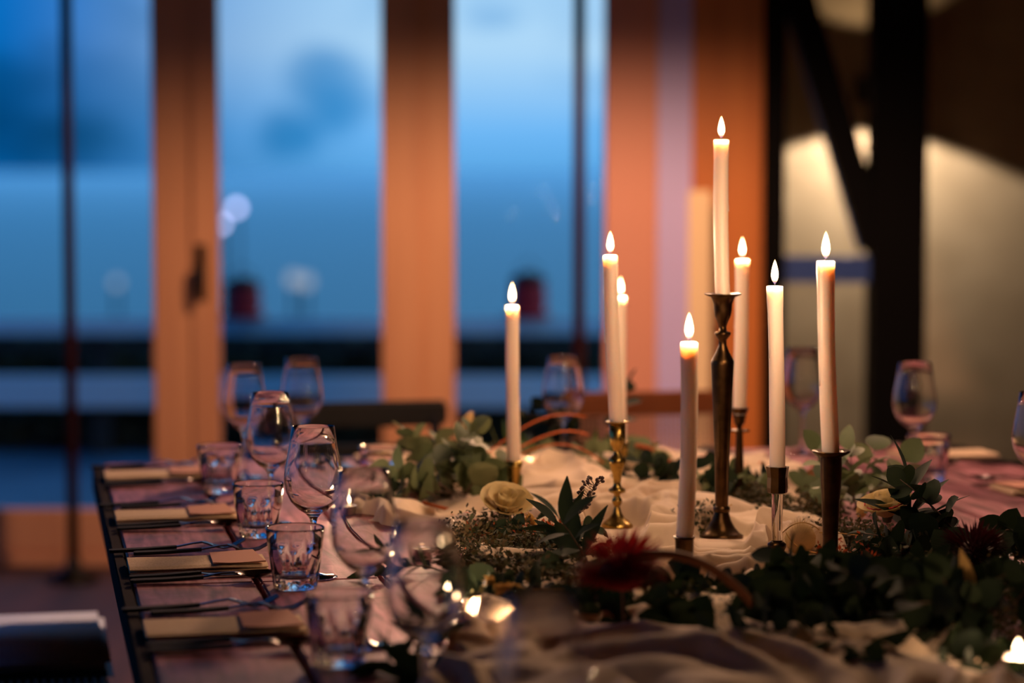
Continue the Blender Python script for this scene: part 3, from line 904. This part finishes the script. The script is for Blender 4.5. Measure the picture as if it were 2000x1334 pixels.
FBOX = [(min(p[0] for p in q) - .06, max(p[0] for p in q) + .06, min(p[1] for p in q) - .06, max(p[1] for p in q) + .06) for _, _, q in FOLDS]


def folds_h(v, wd):
    h = 0
    for (H, wt, q), bx in zip(FOLDS, FBOX):
        if bx[0] < v < bx[1] and bx[2] < wd < bx[3]:
            jit = .006 * noise.noise(Vector((v * 22, wd * 22, 3)))
            dd = min(seg_d(v + jit, wd - jit, a, b) for a, b in zip(q, q[1:]))
            h = max(h, H * math.exp(-(dd / wt) ** 2))
    return h


def cloth_h(v, wd):
    a, b = cloth_h0(v, wd), folds_h(v, wd)
    h = max(a, b) + .3 * min(a, b); cap = flat_cap(v, wd)
    return h if h < cap * .7 else cap * (.7 + .3 * (1 - math.exp(-(h / cap - .7) / .3)))


def cloth_h0(v, wd):
    p = Vector((v, wd, 0))
    n1 = noise.noise(p * 2.6 + Vector((5, 1, 0))); n2 = noise.noise(p * 2.4 + Vector((9, 3, 4))); n3 = noise.noise(p * 7 + Vector((1, 8, 2)))
    s1 = (v * .80 + wd * .60) * 29 + n1 * 12 + n3 * 1.8
    s2 = (v * -.45 + wd * .89) * 24 + n2 * 12 + n3 * 1.5
    s3 = (v * .97 - wd * .2) * 23 + n2 * 9 - n1 * 7
    k1 = abs(math.sin(s1)) ** .65; k2 = abs(math.sin(s2)) ** .65; k3 = abs(math.sin(s3)) ** .7
    a1 = sstep(-.3, .25, noise.noise(p * 5.0 + Vector((2, 7, 1)))); a2 = sstep(-.3, .25, noise.noise(p * 4.4 + Vector((7, 2, 4)))); a3 = sstep(-.2, .4, noise.noise(p * 3 + Vector((4, 4, 4))))
    a = .036 * k1 * a1; b = .028 * k2 * a2; c = .044 * k3 * a3
    h = max(a, b, c) + .12 * (a + b + c - max(a, b, c))
    return h + .003 + .0012 * noise.noise(p * 40)


NR, NCc = 620, 260
w0, w1 = .18, 2.85
vb = []; fb = []
for i in range(NR + 1):
    wd = w0 + (w1 - w0) * i / NR
    vl = lerp_tab(LEFT, wd) + .012 * math.sin(wd * 31) + .008 * math.sin(wd * 73 + 1)
    vr = lerp_tab(RIGHT, wd) + .014 * math.sin(wd * 27 + 2)
    fade = sstep(0, .10, wd - w0)
    for j in range(NCc + 1):
        s = j / NCc; v = vl + (vr - vl) * s
        ed = min(sstep(0, .016, v - vl), sstep(0, .016, vr - v))
        h = cloth_h(v, wd)
        dm = min(math.hypot(v - a, wd - b) for a, b in zip(HOLD, HOLDW))
        k = sstep(.036, .075, dm)
        h = .0015 + (h - .0015) * (.1 + .9 * ed) * k * (.3 + .7 * fade)
        dx = (cloth_h(v + .006, wd) - cloth_h(v - .006, wd)) * .3 * k
        q = T(v + dx, wd, h); vb.append((q.x, q.y, q.z))
    if i:
        a = (i - 1) * (NCc + 1); b = i * (NCc + 1)
        for j in range(NCc): fb.append((a + j, a + j + 1, b + j + 1, b + j))
me = bpy.data.meshes.new('table_runner'); me.from_pydata(vb, [], fb); me.materials.append(MATS['gauze'])
me.polygons.foreach_set('use_smooth', [True] * len(me.polygons))
tag(link('table_runner', me), 'rumpled champagne cloth runner lying along the middle of the table', 'table runner')


# ------------------------------------------------------------------ greenery
def leaf_mesh(kind, m):
    mb = MB(); nl = 6
    L, Wd = {'round': (.052, .048), 'mid': (.040, .032), 'lance': (.078, .024), 'small': (.022, .012)}[kind]
    rows = []
    for i in range(nl + 1):
        u = i / nl
        if kind in ('round', 'mid'): hw = Wd / 2 * math.sin(PI * min(1, max(0, u)) ** .85) ** .6 if 0 < u < 1 else .0008
        else: hw = Wd / 2 * math.sin(PI * u ** .8) ** .9 if 0 < u < 1 else .0008
        z = -.18 * L * (u ** 2)
        row = [mb.bm.verts.new((-hw, u * L, z + .22 * hw)), mb.bm.verts.new((0, u * L, z)), mb.bm.verts.new((hw, u * L, z + .22 * hw))]
        rows.append(row)
    for a, b in zip(rows, rows[1:]):
        for j in range(2): mb.bm.faces.new((a[j], a[j + 1], b[j + 1], b[j]))
    return mb.mesh('leaf', m, recalc=False)


LEAF = {}
for kd in ('round', 'mid', 'lance', 'small'):
    for mm in ('euc_leaf', 'dark_shaded_leaf', 'bright_leaf'):
        LEAF[kd, mm] = leaf_mesh(kd, mm)
NLEAF = 0


def sprig(loc, az, elev, length, kind, mtl, n, name, lab, group, scale=1.0, droop=.5, sm='stem'):
    global NLEAF
    t = thing(name, loc, lab, 'greenery', group)
    d = Vector((math.cos(az) * math.cos(elev), math.sin(az) * math.cos(elev), math.sin(elev)))
    pts = [Vector((0, 0, 0))]; N = 7; dd = d.copy()
    for i in range(N):
        dd = (dd + Vector((rnd.uniform(-.1, .1), rnd.uniform(-.1, .1), -droop * .16))).normalized()
        q = pts[-1] + dd * length / N
        if loc.z + q.z < TZ + .008: q.z = TZ + .008 - loc.z
        pts.append(q)
    MB().tube(pts, [.0017 - .0011 * i / N for i in range(N + 1)], 5).obj('stem', sm, t, smooth=True)
    for k in range(n):
        u = .18 + .82 * (k + .5) / n; x = u * N; i = min(N - 1, int(x)); p = pts[i].lerp(pts[i + 1], x - i)
        tang = (pts[i + 1] - pts[i]).normalized()
        side = tang.cross(Vector((0, 0, 1))).normalized()
        a = (k % 2) * PI + k * .9 + rnd.uniform(-.5, .5)
        out = (Matrix.Rotation(a, 3, tang) @ side)
        ydir = (out * .9 + tang * .55 + Vector((0, 0, .12))).normalized()
        if k == n - 1: ydir = tang
        zdir = (tang + Vector((rnd.uniform(-.5, .5), rnd.uniform(-.6, .3), rnd.uniform(0, .8)))).normalized()
        xdir = ydir.cross(zdir).normalized(); zdir = xdir.cross(ydir)
        s = scale * rnd.uniform(.75, 1.12) * (1 - .3 * u)
        tip = loc + p + ydir * LEAFLEN[kind] * s
        if tip.z < TZ + .006:
            ydir.z += (TZ + .006 - tip.z) / (LEAFLEN[kind] * s); ydir.normalize(); xdir = ydir.cross(zdir).normalized(); zdir = xdir.cross(ydir)
        M = Matrix.Translation(p) @ Matrix((xdir, ydir, zdir)).transposed().to_4x4() @ Matrix.Scale(s, 4)
        lf = link('leaf', LEAF[kind, mtl], t); lf.matrix_basis = M; NLEAF += 1
    return t


LEAFLEN = {'round': .052, 'mid': .04, 'lance': .078, 'small': .022}

# (picture x, y of the clump's foot, radius m, count, kind, material, length, elevation range, height offset, words)
CL = [
    (835, 975, .050, 7, 'round', 'euc_leaf', .14, (20, 65), .01, 'in the pale clump left of the leftmost candle', 1.2),
    (895, 1000, .045, 5, 'round', 'euc_leaf', .11, (5, 45), .01, 'in the pale clump behind the cream rose', 1.2),
    (752, 1000, .012, 2, 'mid', 'dark_shaded_leaf', .07, (40, 75), .0, 'on the cloth beside the left tea light', .9),
    (905, 1130, .03, 1, 'lance', 'dark_shaded_leaf', .10, (10, 45), .0, 'before the cream rose', .9),
    (1040, 1125, .01, 1, 'lance', 'dark_shaded_leaf', .09, (30, 45), .0, 'between the cream rose and the red flower', 1.2),
    (1050, 1070, .045, 4, 'mid', 'dark_shaded_leaf', .07, (5, 25), .0, 'around the dark berry sprig', .9),
    (1165, 1140, .025, 2, 'lance', 'dark_shaded_leaf', .10, (45, 80), .0, 'beside the ball-stemmed candlestick', 1.2),
    (1120, 905, .09, 6, 'mid', 'euc_leaf', .12, (5, 40), .0, 'at the back between the two left candles', 1.1),
    (1165, 900, .06, 4, 'mid', 'dark_shaded_leaf', .15, (40, 75), .01, 'at the back behind the leaning candle', 1.2),
    (1095, 915, .05, 3, 'lance', 'bright_leaf', .10, (5, 30), .0, 'at the back, bright green', 1.0),
    (1265, 945, .07, 5, 'mid', 'euc_leaf', .10, (5, 35), .0, 'at the back right of the ball-stemmed stick', 1.2),
    (1385, 975, .05, 6, 'round', 'dark_shaded_leaf', .10, (10, 45), .0, 'behind the tallest candlestick', .9),
    (1480, 990, .05, 4, 'mid', 'euc_leaf', .09, (5, 35), .0, 'between the tallest and the glass-stemmed stick', 1),
    (1570, 1000, .05, 5, 'mid', 'euc_leaf', .10, (5, 45), .0, 'behind the glass-stemmed stick', 1),
    (1688, 1025, .040, 6, 'round', 'euc_leaf', .13, (40, 80), .0, 'right of the rightmost candle', 1.1),
    (1790, 1092, .004, 1, 'lance', 'dark_shaded_leaf', .10, (75, 85), .0, 'beside the rose on the right', 1.3),
    (1825, 1125, .05, 5, 'round', 'dark_shaded_leaf', .09, (10, 40), .0, 'before the rose on the right', .95),
    (1940, 1110, .08, 6, 'round', 'dark_shaded_leaf', .13, (15, 60), .0, 'by the right picture border', .95),
    (2000, 1170, .08, 6, 'mid', 'dark_shaded_leaf', .13, (15, 55), .0, 'at the far right of the garland', 1.2),
    (1070, 1205, .04, 4, 'mid', 'dark_shaded_leaf', .10, (5, 35), .0, 'right of the tea lights', 1.1),
    (870, 1320, .03, 3, 'lance', 'dark_shaded_leaf', .07, (0, 15), .0, 'below the tea lights', .9),
    (1090, 1190, .07, 7, 'mid', 'dark_shaded_leaf', .12, (5, 40), .0, 'left of the red flower', 1.2),
    (1180, 1220, .07, 8, 'mid', 'dark_shaded_leaf', .11, (5, 35), .0, 'under the red flower', 1.3),
    (1300, 1235, .07, 7, 'round', 'dark_shaded_leaf', .11, (5, 30), .0, 'in front of the low dark candlestick', .95),
    (1410, 1230, .07, 7, 'mid', 'dark_shaded_leaf', .10, (5, 28), .0, 'before the folds of cloth', 1.2),
    (1520, 1220, .07, 8, 'round', 'dark_shaded_leaf', .12, (10, 45), .0, 'before the glass-stemmed stick', .95),
    (1620, 1230, .08, 8, 'round', 'dark_shaded_leaf', .12, (10, 45), .0, 'before the wide-panned stick', .95),
    (1720, 1225, .08, 8, 'mid', 'dark_shaded_leaf', .13, (10, 50), .0, 'in the dark front mass of the garland', 1.3),
    (1820, 1230, .09, 8, 'round', 'dark_shaded_leaf', .14, (10, 50), .0, 'in the dark mass right of centre', .95),
    (1930, 1225, .09, 8, 'mid', 'dark_shaded_leaf', .14, (10, 50), .0, 'in the dark mass at the lower right', 1.3),
    (1730, 1300, .07, 6, 'mid', 'dark_shaded_leaf', .11, (5, 35), .0, 'at the bottom right edge', 1.2),
    (1620, 1295, .05, 4, 'lance', 'dark_shaded_leaf', .10, (5, 35), .0, 'at the bottom before the dark mass', 1.0),
]
NAMEK = {'round': 'eucalyptus_sprig', 'mid': 'eucalyptus_sprig', 'lance': 'ruscus_sprig'}
WORDK = {('round', 'euc_leaf'): 'pale round-leaved eucalyptus sprig ', ('mid', 'euc_leaf'): 'pale small-leaved eucalyptus sprig ', ('round', 'dark_shaded_leaf'): 'dark round-leaved eucalyptus sprig ',
         ('mid', 'dark_shaded_leaf'): 'dark oval-leaved sprig ', ('lance', 'dark_shaded_leaf'): 'dark long-leaved sprig ', ('lance', 'bright_leaf'): 'long-leaved sprig '}
for (px, py, rad, n, kd, mm, ln, (e0, e1), dz, words, sc) in CL:
    c = on_z(px, py, TZ); made = []
    for k in range(n):
        a = rnd.uniform(0, 2 * PI); r = rad * math.sqrt(rnd.random())
        loc = c + Vector((math.cos(a) * r, math.sin(a) * r, .008 + dz + rnd.uniform(0, .02)))
        made += [sprig(loc, a + rnd.uniform(-.9, .9), R(rnd.uniform(e0, e1)), ln * rnd.uniform(.75, 1.15), kd, mm, int(rnd.uniform(7, 11)), NAMEK[kd],
              WORDK[kd, mm] + words, 'sprigs ' + words, sc, sm='stem' if mm != 'bright_leaf' else 'green_stem')]


    if 1 < n and (n <= 4 or mm != 'dark_shaded_leaf'):      # these can be told apart: name them in order, by where their leaves are
        def side(t):
            q = t.location + sum((ch.location for ch in t.children if ch.name.startswith('leaf')), Vector()) / max(1, len(t.children) - 1)
            return q.x / q.y
        made.sort(key=side)
        for t, o_ in zip(made, ('leftmost', 'second from left', 'third from left', 'fourth from left', 'fifth from left', 'sixth from left', 'seventh from left')):
            t['label'] = (o_ if t is not made[-1] else 'rightmost') + ' ' + t['label']


# fine filler (feathery twigs and tiny dry leaves): nobody could count it
def filler(name, m, spots, lab, size, tall):
    fb_ = MB(); bm = fb_.bm
    for (px, py, rad, n) in spots:
        c = on_z(px, py, TZ)
        for k in range(n):
            a = rnd.uniform(0, 2 * PI); r = rad * math.sqrt(rnd.random())
            p = c + Vector((math.cos(a) * r, math.sin(a) * r, .003))
            dirn = Vector((rnd.uniform(-1, 1), rnd.uniform(-1, 1), rnd.uniform(.1, 1.3))).normalized()
            L = tall * rnd.uniform(.4, 1.1); 
            s = dirn.cross(Vector((0, 0, 1))).normalized() * .0006
            q = p + dirn * L
            bm.faces.new([bm.verts.new(x) for x in (p - s, p + s, q)])
            for j in range(5):
                b = p.lerp(q, .35 + .16 * j); dv = Vector((rnd.uniform(-1, 1), rnd.uniform(-1, 1), rnd.uniform(-.3, 1))).normalized()
                sz = size * rnd.uniform(.5, 1.2); sd = dv.cross(dirn).normalized() * sz * .3
                if b.z + dv.z * sz < TZ + .002: dv.z = abs(dv.z)
                bm.faces.new([bm.verts.new(x) for x in (b, b + dv * sz * .5 + sd, b + dv * sz, b + dv * sz * .5 - sd)])
    return tag(fb_.obj(name, m, recalc=False), lab, 'greenery', kind='stuff')


filler('filler_foliage', 'filler_leaf', [(850, 980, .05, 90), (950, 1070, .05, 420), (1060, 1095, .05, 620), (1140, 1130, .05, 480), (1000, 1150, .06, 700), (930, 1120, .04, 300), (1100, 1170, .05, 420), (1120, 900, .09, 120), (1270, 945, .06, 80), (1390, 975, .05, 110),
       (1365, 1040, .022, 90), (1475, 1000, .05, 200), (1570, 1020, .06, 240), (1660, 1070, .06, 240), (1760, 1110, .07, 240), (1900, 1150, .10, 280), (1150, 1210, .08, 240), (1300, 1230, .08, 220), (1450, 1225, .08, 200),
       (1600, 1235, .08, 220), (1750, 1240, .10, 300), (1930, 1230, .10, 260), (1000, 1230, .05, 110)], 'feathery brown-green filler twigs all through the garland', .010, .055)
filler('rust_filler', 'rust_bits', [(1070, 1078, .03, 130), (950, 1075, .03, 20), (1440, 960, .03, 30), (1590, 970, .04, 40), (1640, 1130, .03, 60), (1720, 1115, .03, 50), (1800, 1200, .05, 40), (1540, 1190, .03, 30)], 'rust-orange dried bits among the garland', .010, .055)

# ------------------------------------------------------------------ single flowers and stems


def curve_pts(a, b, sag, n=14):
    return [a.lerp(b, i / n) + Vector((0, 0, sag * math.sin(PI * i / n))) for i in range(n + 1)]


# dark berry sprig
p0 = on_z(1095, 1085, TZ); p0.z += .045
tD = p0.y
t = thing('berry_sprig', p0, 'dark berry sprig in sharp focus left of the ball-stemmed candlestick', 'berry sprig')
tipp = at(1162, 948, tD) - p0
main = [Vector((0, 0, 0)).lerp(tipp, i / 10) + Vector((0, 0, -.012 * math.sin(PI * i / 10))) for i in range(11)]
MB().tube(main, [.0012 - .0007 * i / 10 for i in range(11)], 6).obj('stem', 'stem', t)
bme = MB().lathe([(0, 0), (.0014, .001), (.0022, .0038), (.0014, .0058), (0, .0062)], 8).mesh('berry', 'berry')
for i in range(4, 11):
    for sgn in (-1, 1):
        for q in range(5):
            b = main[i].lerp(main[min(10, i + 1)], q / 5 * .8)
            ln = .019 * (1.1 - .06 * (i - 4)) * (.6 + .4 * rnd.random())
            dv = Vector((sgn * rnd.uniform(.3, 1) - .1, rnd.uniform(-.9, .9), rnd.uniform(.3, 1.2))).normalized()
            e = b + dv * ln
            tw = MB().tube([b, b + dv * ln * .5 + Vector((0, 0, -.001)), e], .0004, 4).obj('twig', 'stem', t)
            o = link('berry', bme, t, e); o.rotation_euler = dv.to_track_quat('Z', 'Y').to_euler(); 


def rose(px, py, z, s, lab, edge=False, tilt=(.3, -.3)):
    p = on_z(px, py, TZ); p.z = TZ + z
    t = thing('rose', p, lab, 'rose', 'cream roses')
    rot = Matrix.Rotation(tilt[0], 4, 'Y') @ Matrix.Rotation(tilt[1], 4, 'X')
    pm = []
    for (ra, hh) in ((.008, .036), (.014, .035), (.021, .031), (.029, .025)):
        m = MB(); rows = []
        for i in range(7):
            u = i / 6; row = []
            for j in range(7):
                a = (j / 6 - .5) * 2.1 * (1 - .35 * (1 - u)) 
                rr = ra * (.3 + .75 * math.sin(u * 1.57)) + ra * .4 * max(0, u - .65) / .35 * (ra > .018)
                row.append(m.bm.verts.new((rr * math.cos(a) * s, rr * math.sin(a) * s, (hh * u - .0035 * (j / 6 - .5) ** 2 * 4 * u) * s)))
            rows.append(row)
        for a, b in zip(rows, rows[1:]):
            for j in range(6): m.bm.faces.new((a[j], a[j + 1], b[j + 1], b[j]))
        pm.append(m.mesh('petal', 'rose_petal', recalc=False))
    for L_ in range(4):
        for k in range((3, 4, 5, 6)[L_]):
            o = link('petal', pm[L_], t)
            o.matrix_basis = rot @ Matrix.Rotation(k * 2 * PI / (3, 4, 5, 6)[L_] + L_ * .7, 4, 'Z')
    if edge:
        m = MB()
        for k in range(5):
            a = k * 2 * PI / 5 + 1.4
            q = [rot @ Vector((.026 * 1.15 * math.cos(a + j * .15) * s, .026 * 1.15 * math.sin(a + j * .15) * s, (.0215 + .001 * (j % 2)) * s)) for j in range(-3, 4)]
            m.tube(q, .0012, 5)
        tag(m.obj('petal_edge', 'rose_edge', t), 'red petal edges')
    MB().lathe([(0, -.012 * s), (.006 * s, -.01 * s), (.009 * s, 0), (.006 * s, .004 * s)], 12).obj('calyx', 'green_stem', t, smooth=True)
    return t


rose(985, 1060, .05, 1.0, 'cream rose in the greenery below the leftmost candle', tilt=(.2, .5))
rose(1732, 1088, .062, 1.0, 'cream rose with red petal edges right of the rightmost candle', True, (-.2, .2))


def spiky(px, py, z, r, m, lab, n=420, cat='flower', flat=.75):
    p = on_z(px, py, TZ); p.z = TZ + z
    t = thing('spiky_flower', p, lab, cat)
    MB().lathe([(0, -r * .35), (r * .35, -r * .25), (r * .45, 0), (r * .3, r * .3), (0, r * .4)], 16).obj('core', m, t, smooth=True)
    f = MB()
    for k in range(n):
        ph = k * 2.39996; cz = 1 - 1.35 * (k + .5) / n; sr = math.sqrt(max(0, 1 - cz * cz))
        dv = Vector((sr * math.cos(ph), sr * math.sin(ph), cz * flat)).normalized()
        a = dv * r * .3; b = dv * r * rnd.uniform(.85, 1.12) + Vector((0, 0, -.04 * r))
        sd = dv.cross(Vector((.3, .2, 1))).normalized() * r * .035; md = a.lerp(b, .6) + Vector((0, 0, .04 * r))
        f.bm.faces.new([f.bm.verts.new(x) for x in (a, md + sd, b, md - sd)])
    tag(f.obj('petals', m, t, recalc=False), kind='stuff')
    MB().tube([(0, 0, -r * .3), (.005, .01, -max(r * .5, z * .95))], .002, 6).obj('stem', 'stem', t)


spiky(1214, 1262, .088, .062, 'crimson', 'large crimson spiky flower left of the low dark candlestick', 700, flat=.5)
spiky(1900, 1150, .045, .055, 'dark_crimson', 'dark crimson spiky flower at the right end of the garland')
spiky(1383, 945, .035, .028, 'crimson', 'small crimson flower at the back behind the tallest stick', 160)
spiky(862, 975, .06, .020, 'crimson', 'tiny red flower in the pale eucalyptus clump', 110)
spiky(800, 1015, .03, .020, 'dark_crimson', 'tiny dark red flower at the left foot of the pale clump', 110)
spiky(1592, 985, .045, .022, 'rust_bits', 'small rust flower behind the rightmost candlestick', 130)
spiky(1630, 1150, .035, .026, 'rust_bits', 'orange flower before the foot of the rightmost candlestick', 140)
spiky(1700, 1150, .035, .02, 'rust_bits', 'orange flower right of the rightmost candlestick', 130)
spiky(1545, 1215, .02, .018, 'rust_bits', 'small orange flower in the dark front leaves', 110)


def fluff(px, py, z, rr, hh, tilt, lab, stem_to=None, m='cream_fluff'):
    p = on_z(px, py, TZ); p.z = TZ + z
    t = thing('bunny_tail_grass', p, lab, 'dried flower')
    rot = Matrix.Rotation(tilt, 3, 'Y')
    f = MB()
    prof = [(0, -hh), (rr * .6, -hh * .75), (rr * .9, -hh * .2), (rr * .85, hh * .3), (rr * .5, hh * .8), (0, hh)]
    f.lathe(prof, 16); bmesh.ops.transform(f.bm, matrix=rot.to_4x4(), verts=f.bm.verts)
    f.obj('head', m, t, smooth=True)
    f = MB()
    for k in range(500):
        ph = k * 2.39996; cz = 1 - 2 * (k + .5) / 500; sr = math.sqrt(1 - cz * cz)
        a = Vector((sr * math.cos(ph) * rr * .85, sr * math.sin(ph) * rr * .85, cz * hh * .95)); b = a * 1.12 + Vector((sr * math.cos(ph), sr * math.sin(ph), cz + .6)) * rr * .22
        s = Vector((-math.sin(ph), math.cos(ph), 0)) * .0004
        f.bm.faces.new([f.bm.verts.new(rot @ x) for x in (a - s, a + s, b)])
    tag(f.obj('hairs', m, t, recalc=False), kind='stuff')
    e = Vector(stem_to) if stem_to else Vector((-.01, .01, -z + .004))
    a = rot @ Vector((0, 0, -hh * .9))
    MB().tube([a, a.lerp(e, .5) + Vector((.003, 0, .0)), e], .0009, 5).obj('stem', 'wheat', t)


q = at(915, 820, 4.3)
fluff(912, 960, q.z - TZ, .009, .018, .5, 'cream bunny-tail grass head standing up left of the leftmost candle', (-.012, 0, -(q.z - TZ) + .01))
fluff(1563, 1085, .026, .026, .024, .2, 'round fluffy cream seed head between the glass-stemmed and rightmost sticks')
fluff(1684, 1050, .045, .010, .015, .3, 'small bobbly cream seed head right of the rightmost candlestick', m='wheat')


def ear(px, py, px2, py2, D, lab):
    a = at(px, py, D); b = at(px2, py2, D); a.z = max(a.z, TZ + .015); b.z = max(b.z, TZ + .012)
    t = thing('wheat_ear', a, lab, 'dried grass', 'wheat ears'); dv = (b - a)
    MB().tube([dv * .35, dv], .0012, 5).obj('stem', 'wheat', t)
    f = MB(); u = dv.normalized(); sx = u.cross(Vector((0, 0, 1))).normalized(); sz = sx.cross(u)
    for k in range(26):
        c = dv * (.4 * k / 26); ang = k * 2.4; o = (sx * math.cos(ang) + sz * math.sin(ang))
        s = .0045; e = c + o * .007 - u * .012
        n = u.cross(o) * s * .6
        f.bm.faces.new([f.bm.verts.new(x) for x in (c, (c + e) / 2 + n, e, (c + e) / 2 - n)])
        f.bm.faces.new([f.bm.verts.new(x) for x in (c, (c + e) / 2 + o * s, e, (c + e) / 2 - o * s * .5)])
    tag(f.obj('grains', 'wheat', t, recalc=False), kind='stuff')


ear(958, 1136, 1080, 1165, 3.05, 'pale wheat ear above the tilted tea light, upper one')
ear(980, 1150, 1100, 1150, 3.0, 'pale wheat ear above the tilted tea light, lower one')
ear(1035, 1015, 1068, 1058, 3.6, 'dry grass ear leaning before the cream rose')
a = at(1896, 1178, 2.9)
t = thing('dry_leaf', a, 'single pale dry leaf standing in the dark mass at the right', 'dried leaf')
lm = LEAF['lance', 'euc_leaf'].copy(); lm.materials.clear(); lm.materials.append(MATS['wheat'])
o = link('blade', lm, t); o.rotation_euler = (R(82), R(-6), R(8)); o.scale = (.85, .85, .85)
MB().tube([(0, 0, 0), (.002, .0, -.03), (.006, .004, TZ + .005 - a.z)], .0009, 5).obj('stem', 'wheat', t)


def strand(pts, r, m, lab, g='dyed orange strands'):
    base = Vector(pts[0])
    t = MB().tube([Vector(p) - base for p in pts], r, 6).obj('curly_strand', m, None, base, smooth=True)
    return tag(t, lab, 'dried stem', g)


def bez(*P, n=18):
    out = []
    for i in range(n + 1):
        u = i / n; q = [Vector(p) for p in P]
        while len(q) > 1: q = [a.lerp(b, u) for a, b in zip(q, q[1:])]
        out.append(q[0])
    return out


strand(bez(at(925, 905, 4.35), at(1000, 850, 4.35), at(1060, 790, 4.35), at(1145, 815, 4.35)), .0016, 'orange_strand', 'highest orange strand arching right of the leftmost candle')
strand(bez(at(950, 905, 4.3), at(1020, 880, 4.3), at(1080, 820, 4.3), at(1150, 850, 4.3)), .0018, 'orange_strand', 'lower orange strand behind the leftmost candle')
strand(bez(at(960, 915, 4.28), at(1050, 870, 4.28), at(1100, 840, 4.28), at(1180, 905, 4.28)), .0014, 'orange_strand', 'thin orange strand running towards the ball-stemmed stick')
strand(bez(at(790, 960, 4.05), at(830, 1000, 4.0), at(880, 975, 3.95), at(925, 1030, 3.9)), .0028, 'orange_strand', 'orange strand across the pale eucalyptus, upper one')
strand(bez(at(785, 975, 4.0), at(820, 1025, 3.95), at(880, 985, 3.9), at(915, 1025, 3.85)), .002, 'orange_strand', 'orange strand across the pale eucalyptus, lower one')
strand(bez(at(1220, 1095, 2.85), at(1320, 1060, 2.85), at(1400, 1100, 2.85), at(1470, 1180, 2.85)), .006, 'brown_strand', 'thick brown dried stem before the low dark candlestick')
strand(bez(at(1240, 870, 4.45), at(1270, 870, 4.45), at(1300, 890, 4.45), at(1330, 925, 4.45)), .004, 'orange_strand', 'orange strand at the back before the cane chair')
for k, (a, b, c, D) in enumerate((((1380, 1070), (1400, 1000), (1430, 985), 3.75), ((1520, 1050), (1560, 1000), (1600, 1035), 3.5), ((1600, 1040), (1650, 1040), (1700, 1050), 3.5), ((1535, 1040), (1550, 1075), (1600, 1080), 3.45))):
    strand(bez(at(*a, D), at(*b, D), at(*c, D)), .0009, 'wheat', ('curly pale grass stalk at the foot of the tallest stick', 'curly pale grass stalk above the fluffy seed head', 'straight pale twig right of the rightmost stick', 'pale stalk looping round the fluffy seed head')[k], 'pale grass stalks')


# ------------------------------------------------------------------ tea lights
def tea(px, py, lab, z=0, tilt=(0, 0), pw=1, glass=False):
    p = on_z(px, py, TZ + z); p.z = TZ + z + .001
    t = thing('tea_light', p, lab, 'tea light', 'small tea lights')
    t.rotation_euler = (tilt[0], tilt[1], 0)
    MB().lathe([(0, 0), (.0185, 0), (.019, .0005), (.019, .016), (.0196, .0165), (.0186, .016), (.0186, .0135)], 32).obj('cup', 'alu', t, smooth=True)
    MB().lathe([(0, .0125), (.004, .0128), (.016, .0132), (.0186, .0138)], 32).obj('wax', 'wax', t, smooth=True)
    MB().tube([(0, 0, .012), (.0004, 0, .019)], .0006, 6).obj('wick', 'wick', t)
    if glass:
        MB().lathe([(0, -.0005), (.026, -.0005), (.030, .004), (.034, .045), (.0325, .045), (.029, .005), (.0, .0006)], 40).obj('holder', 'glass', t, smooth=True)
    fo = link('flame', FLT, t, Vector((0, 0, .016))); fo.scale = (pw ** .7,) * 3
    light('tea_light_flame', 'POINT', t.matrix_basis @ Vector((0, 0, .028)), P_TEA * pw, WARM, shadow_soft_size=.005)


tea(667, 1010, 'lit tea light behind the sharp wine glass at the cloth edge', glass=False)
tea(824, 1095, 'lit tea light seen through the very blurred wine glass')
tea(888, 1198, 'lit tea light, hindmost of the three in front')
tea(925, 1226, 'lit tea light, middle one of the three in front')
tea(998, 1240, 'lit tea light tilted on the greenery at the front', z=.008, tilt=(R(14), R(10)))
tea(1988, 1312, 'lit tea light in the lower right corner', z=.01)
tea(1968, 1037, 'lit tea light at the right picture border, seen past dark leaves', z=.005, pw=.4)
tea(1035, 930, 'small lit tea light right behind the leftmost candlestick', pw=.35)
print('leaves', NLEAF, 'objects', len(bpy.data.objects))
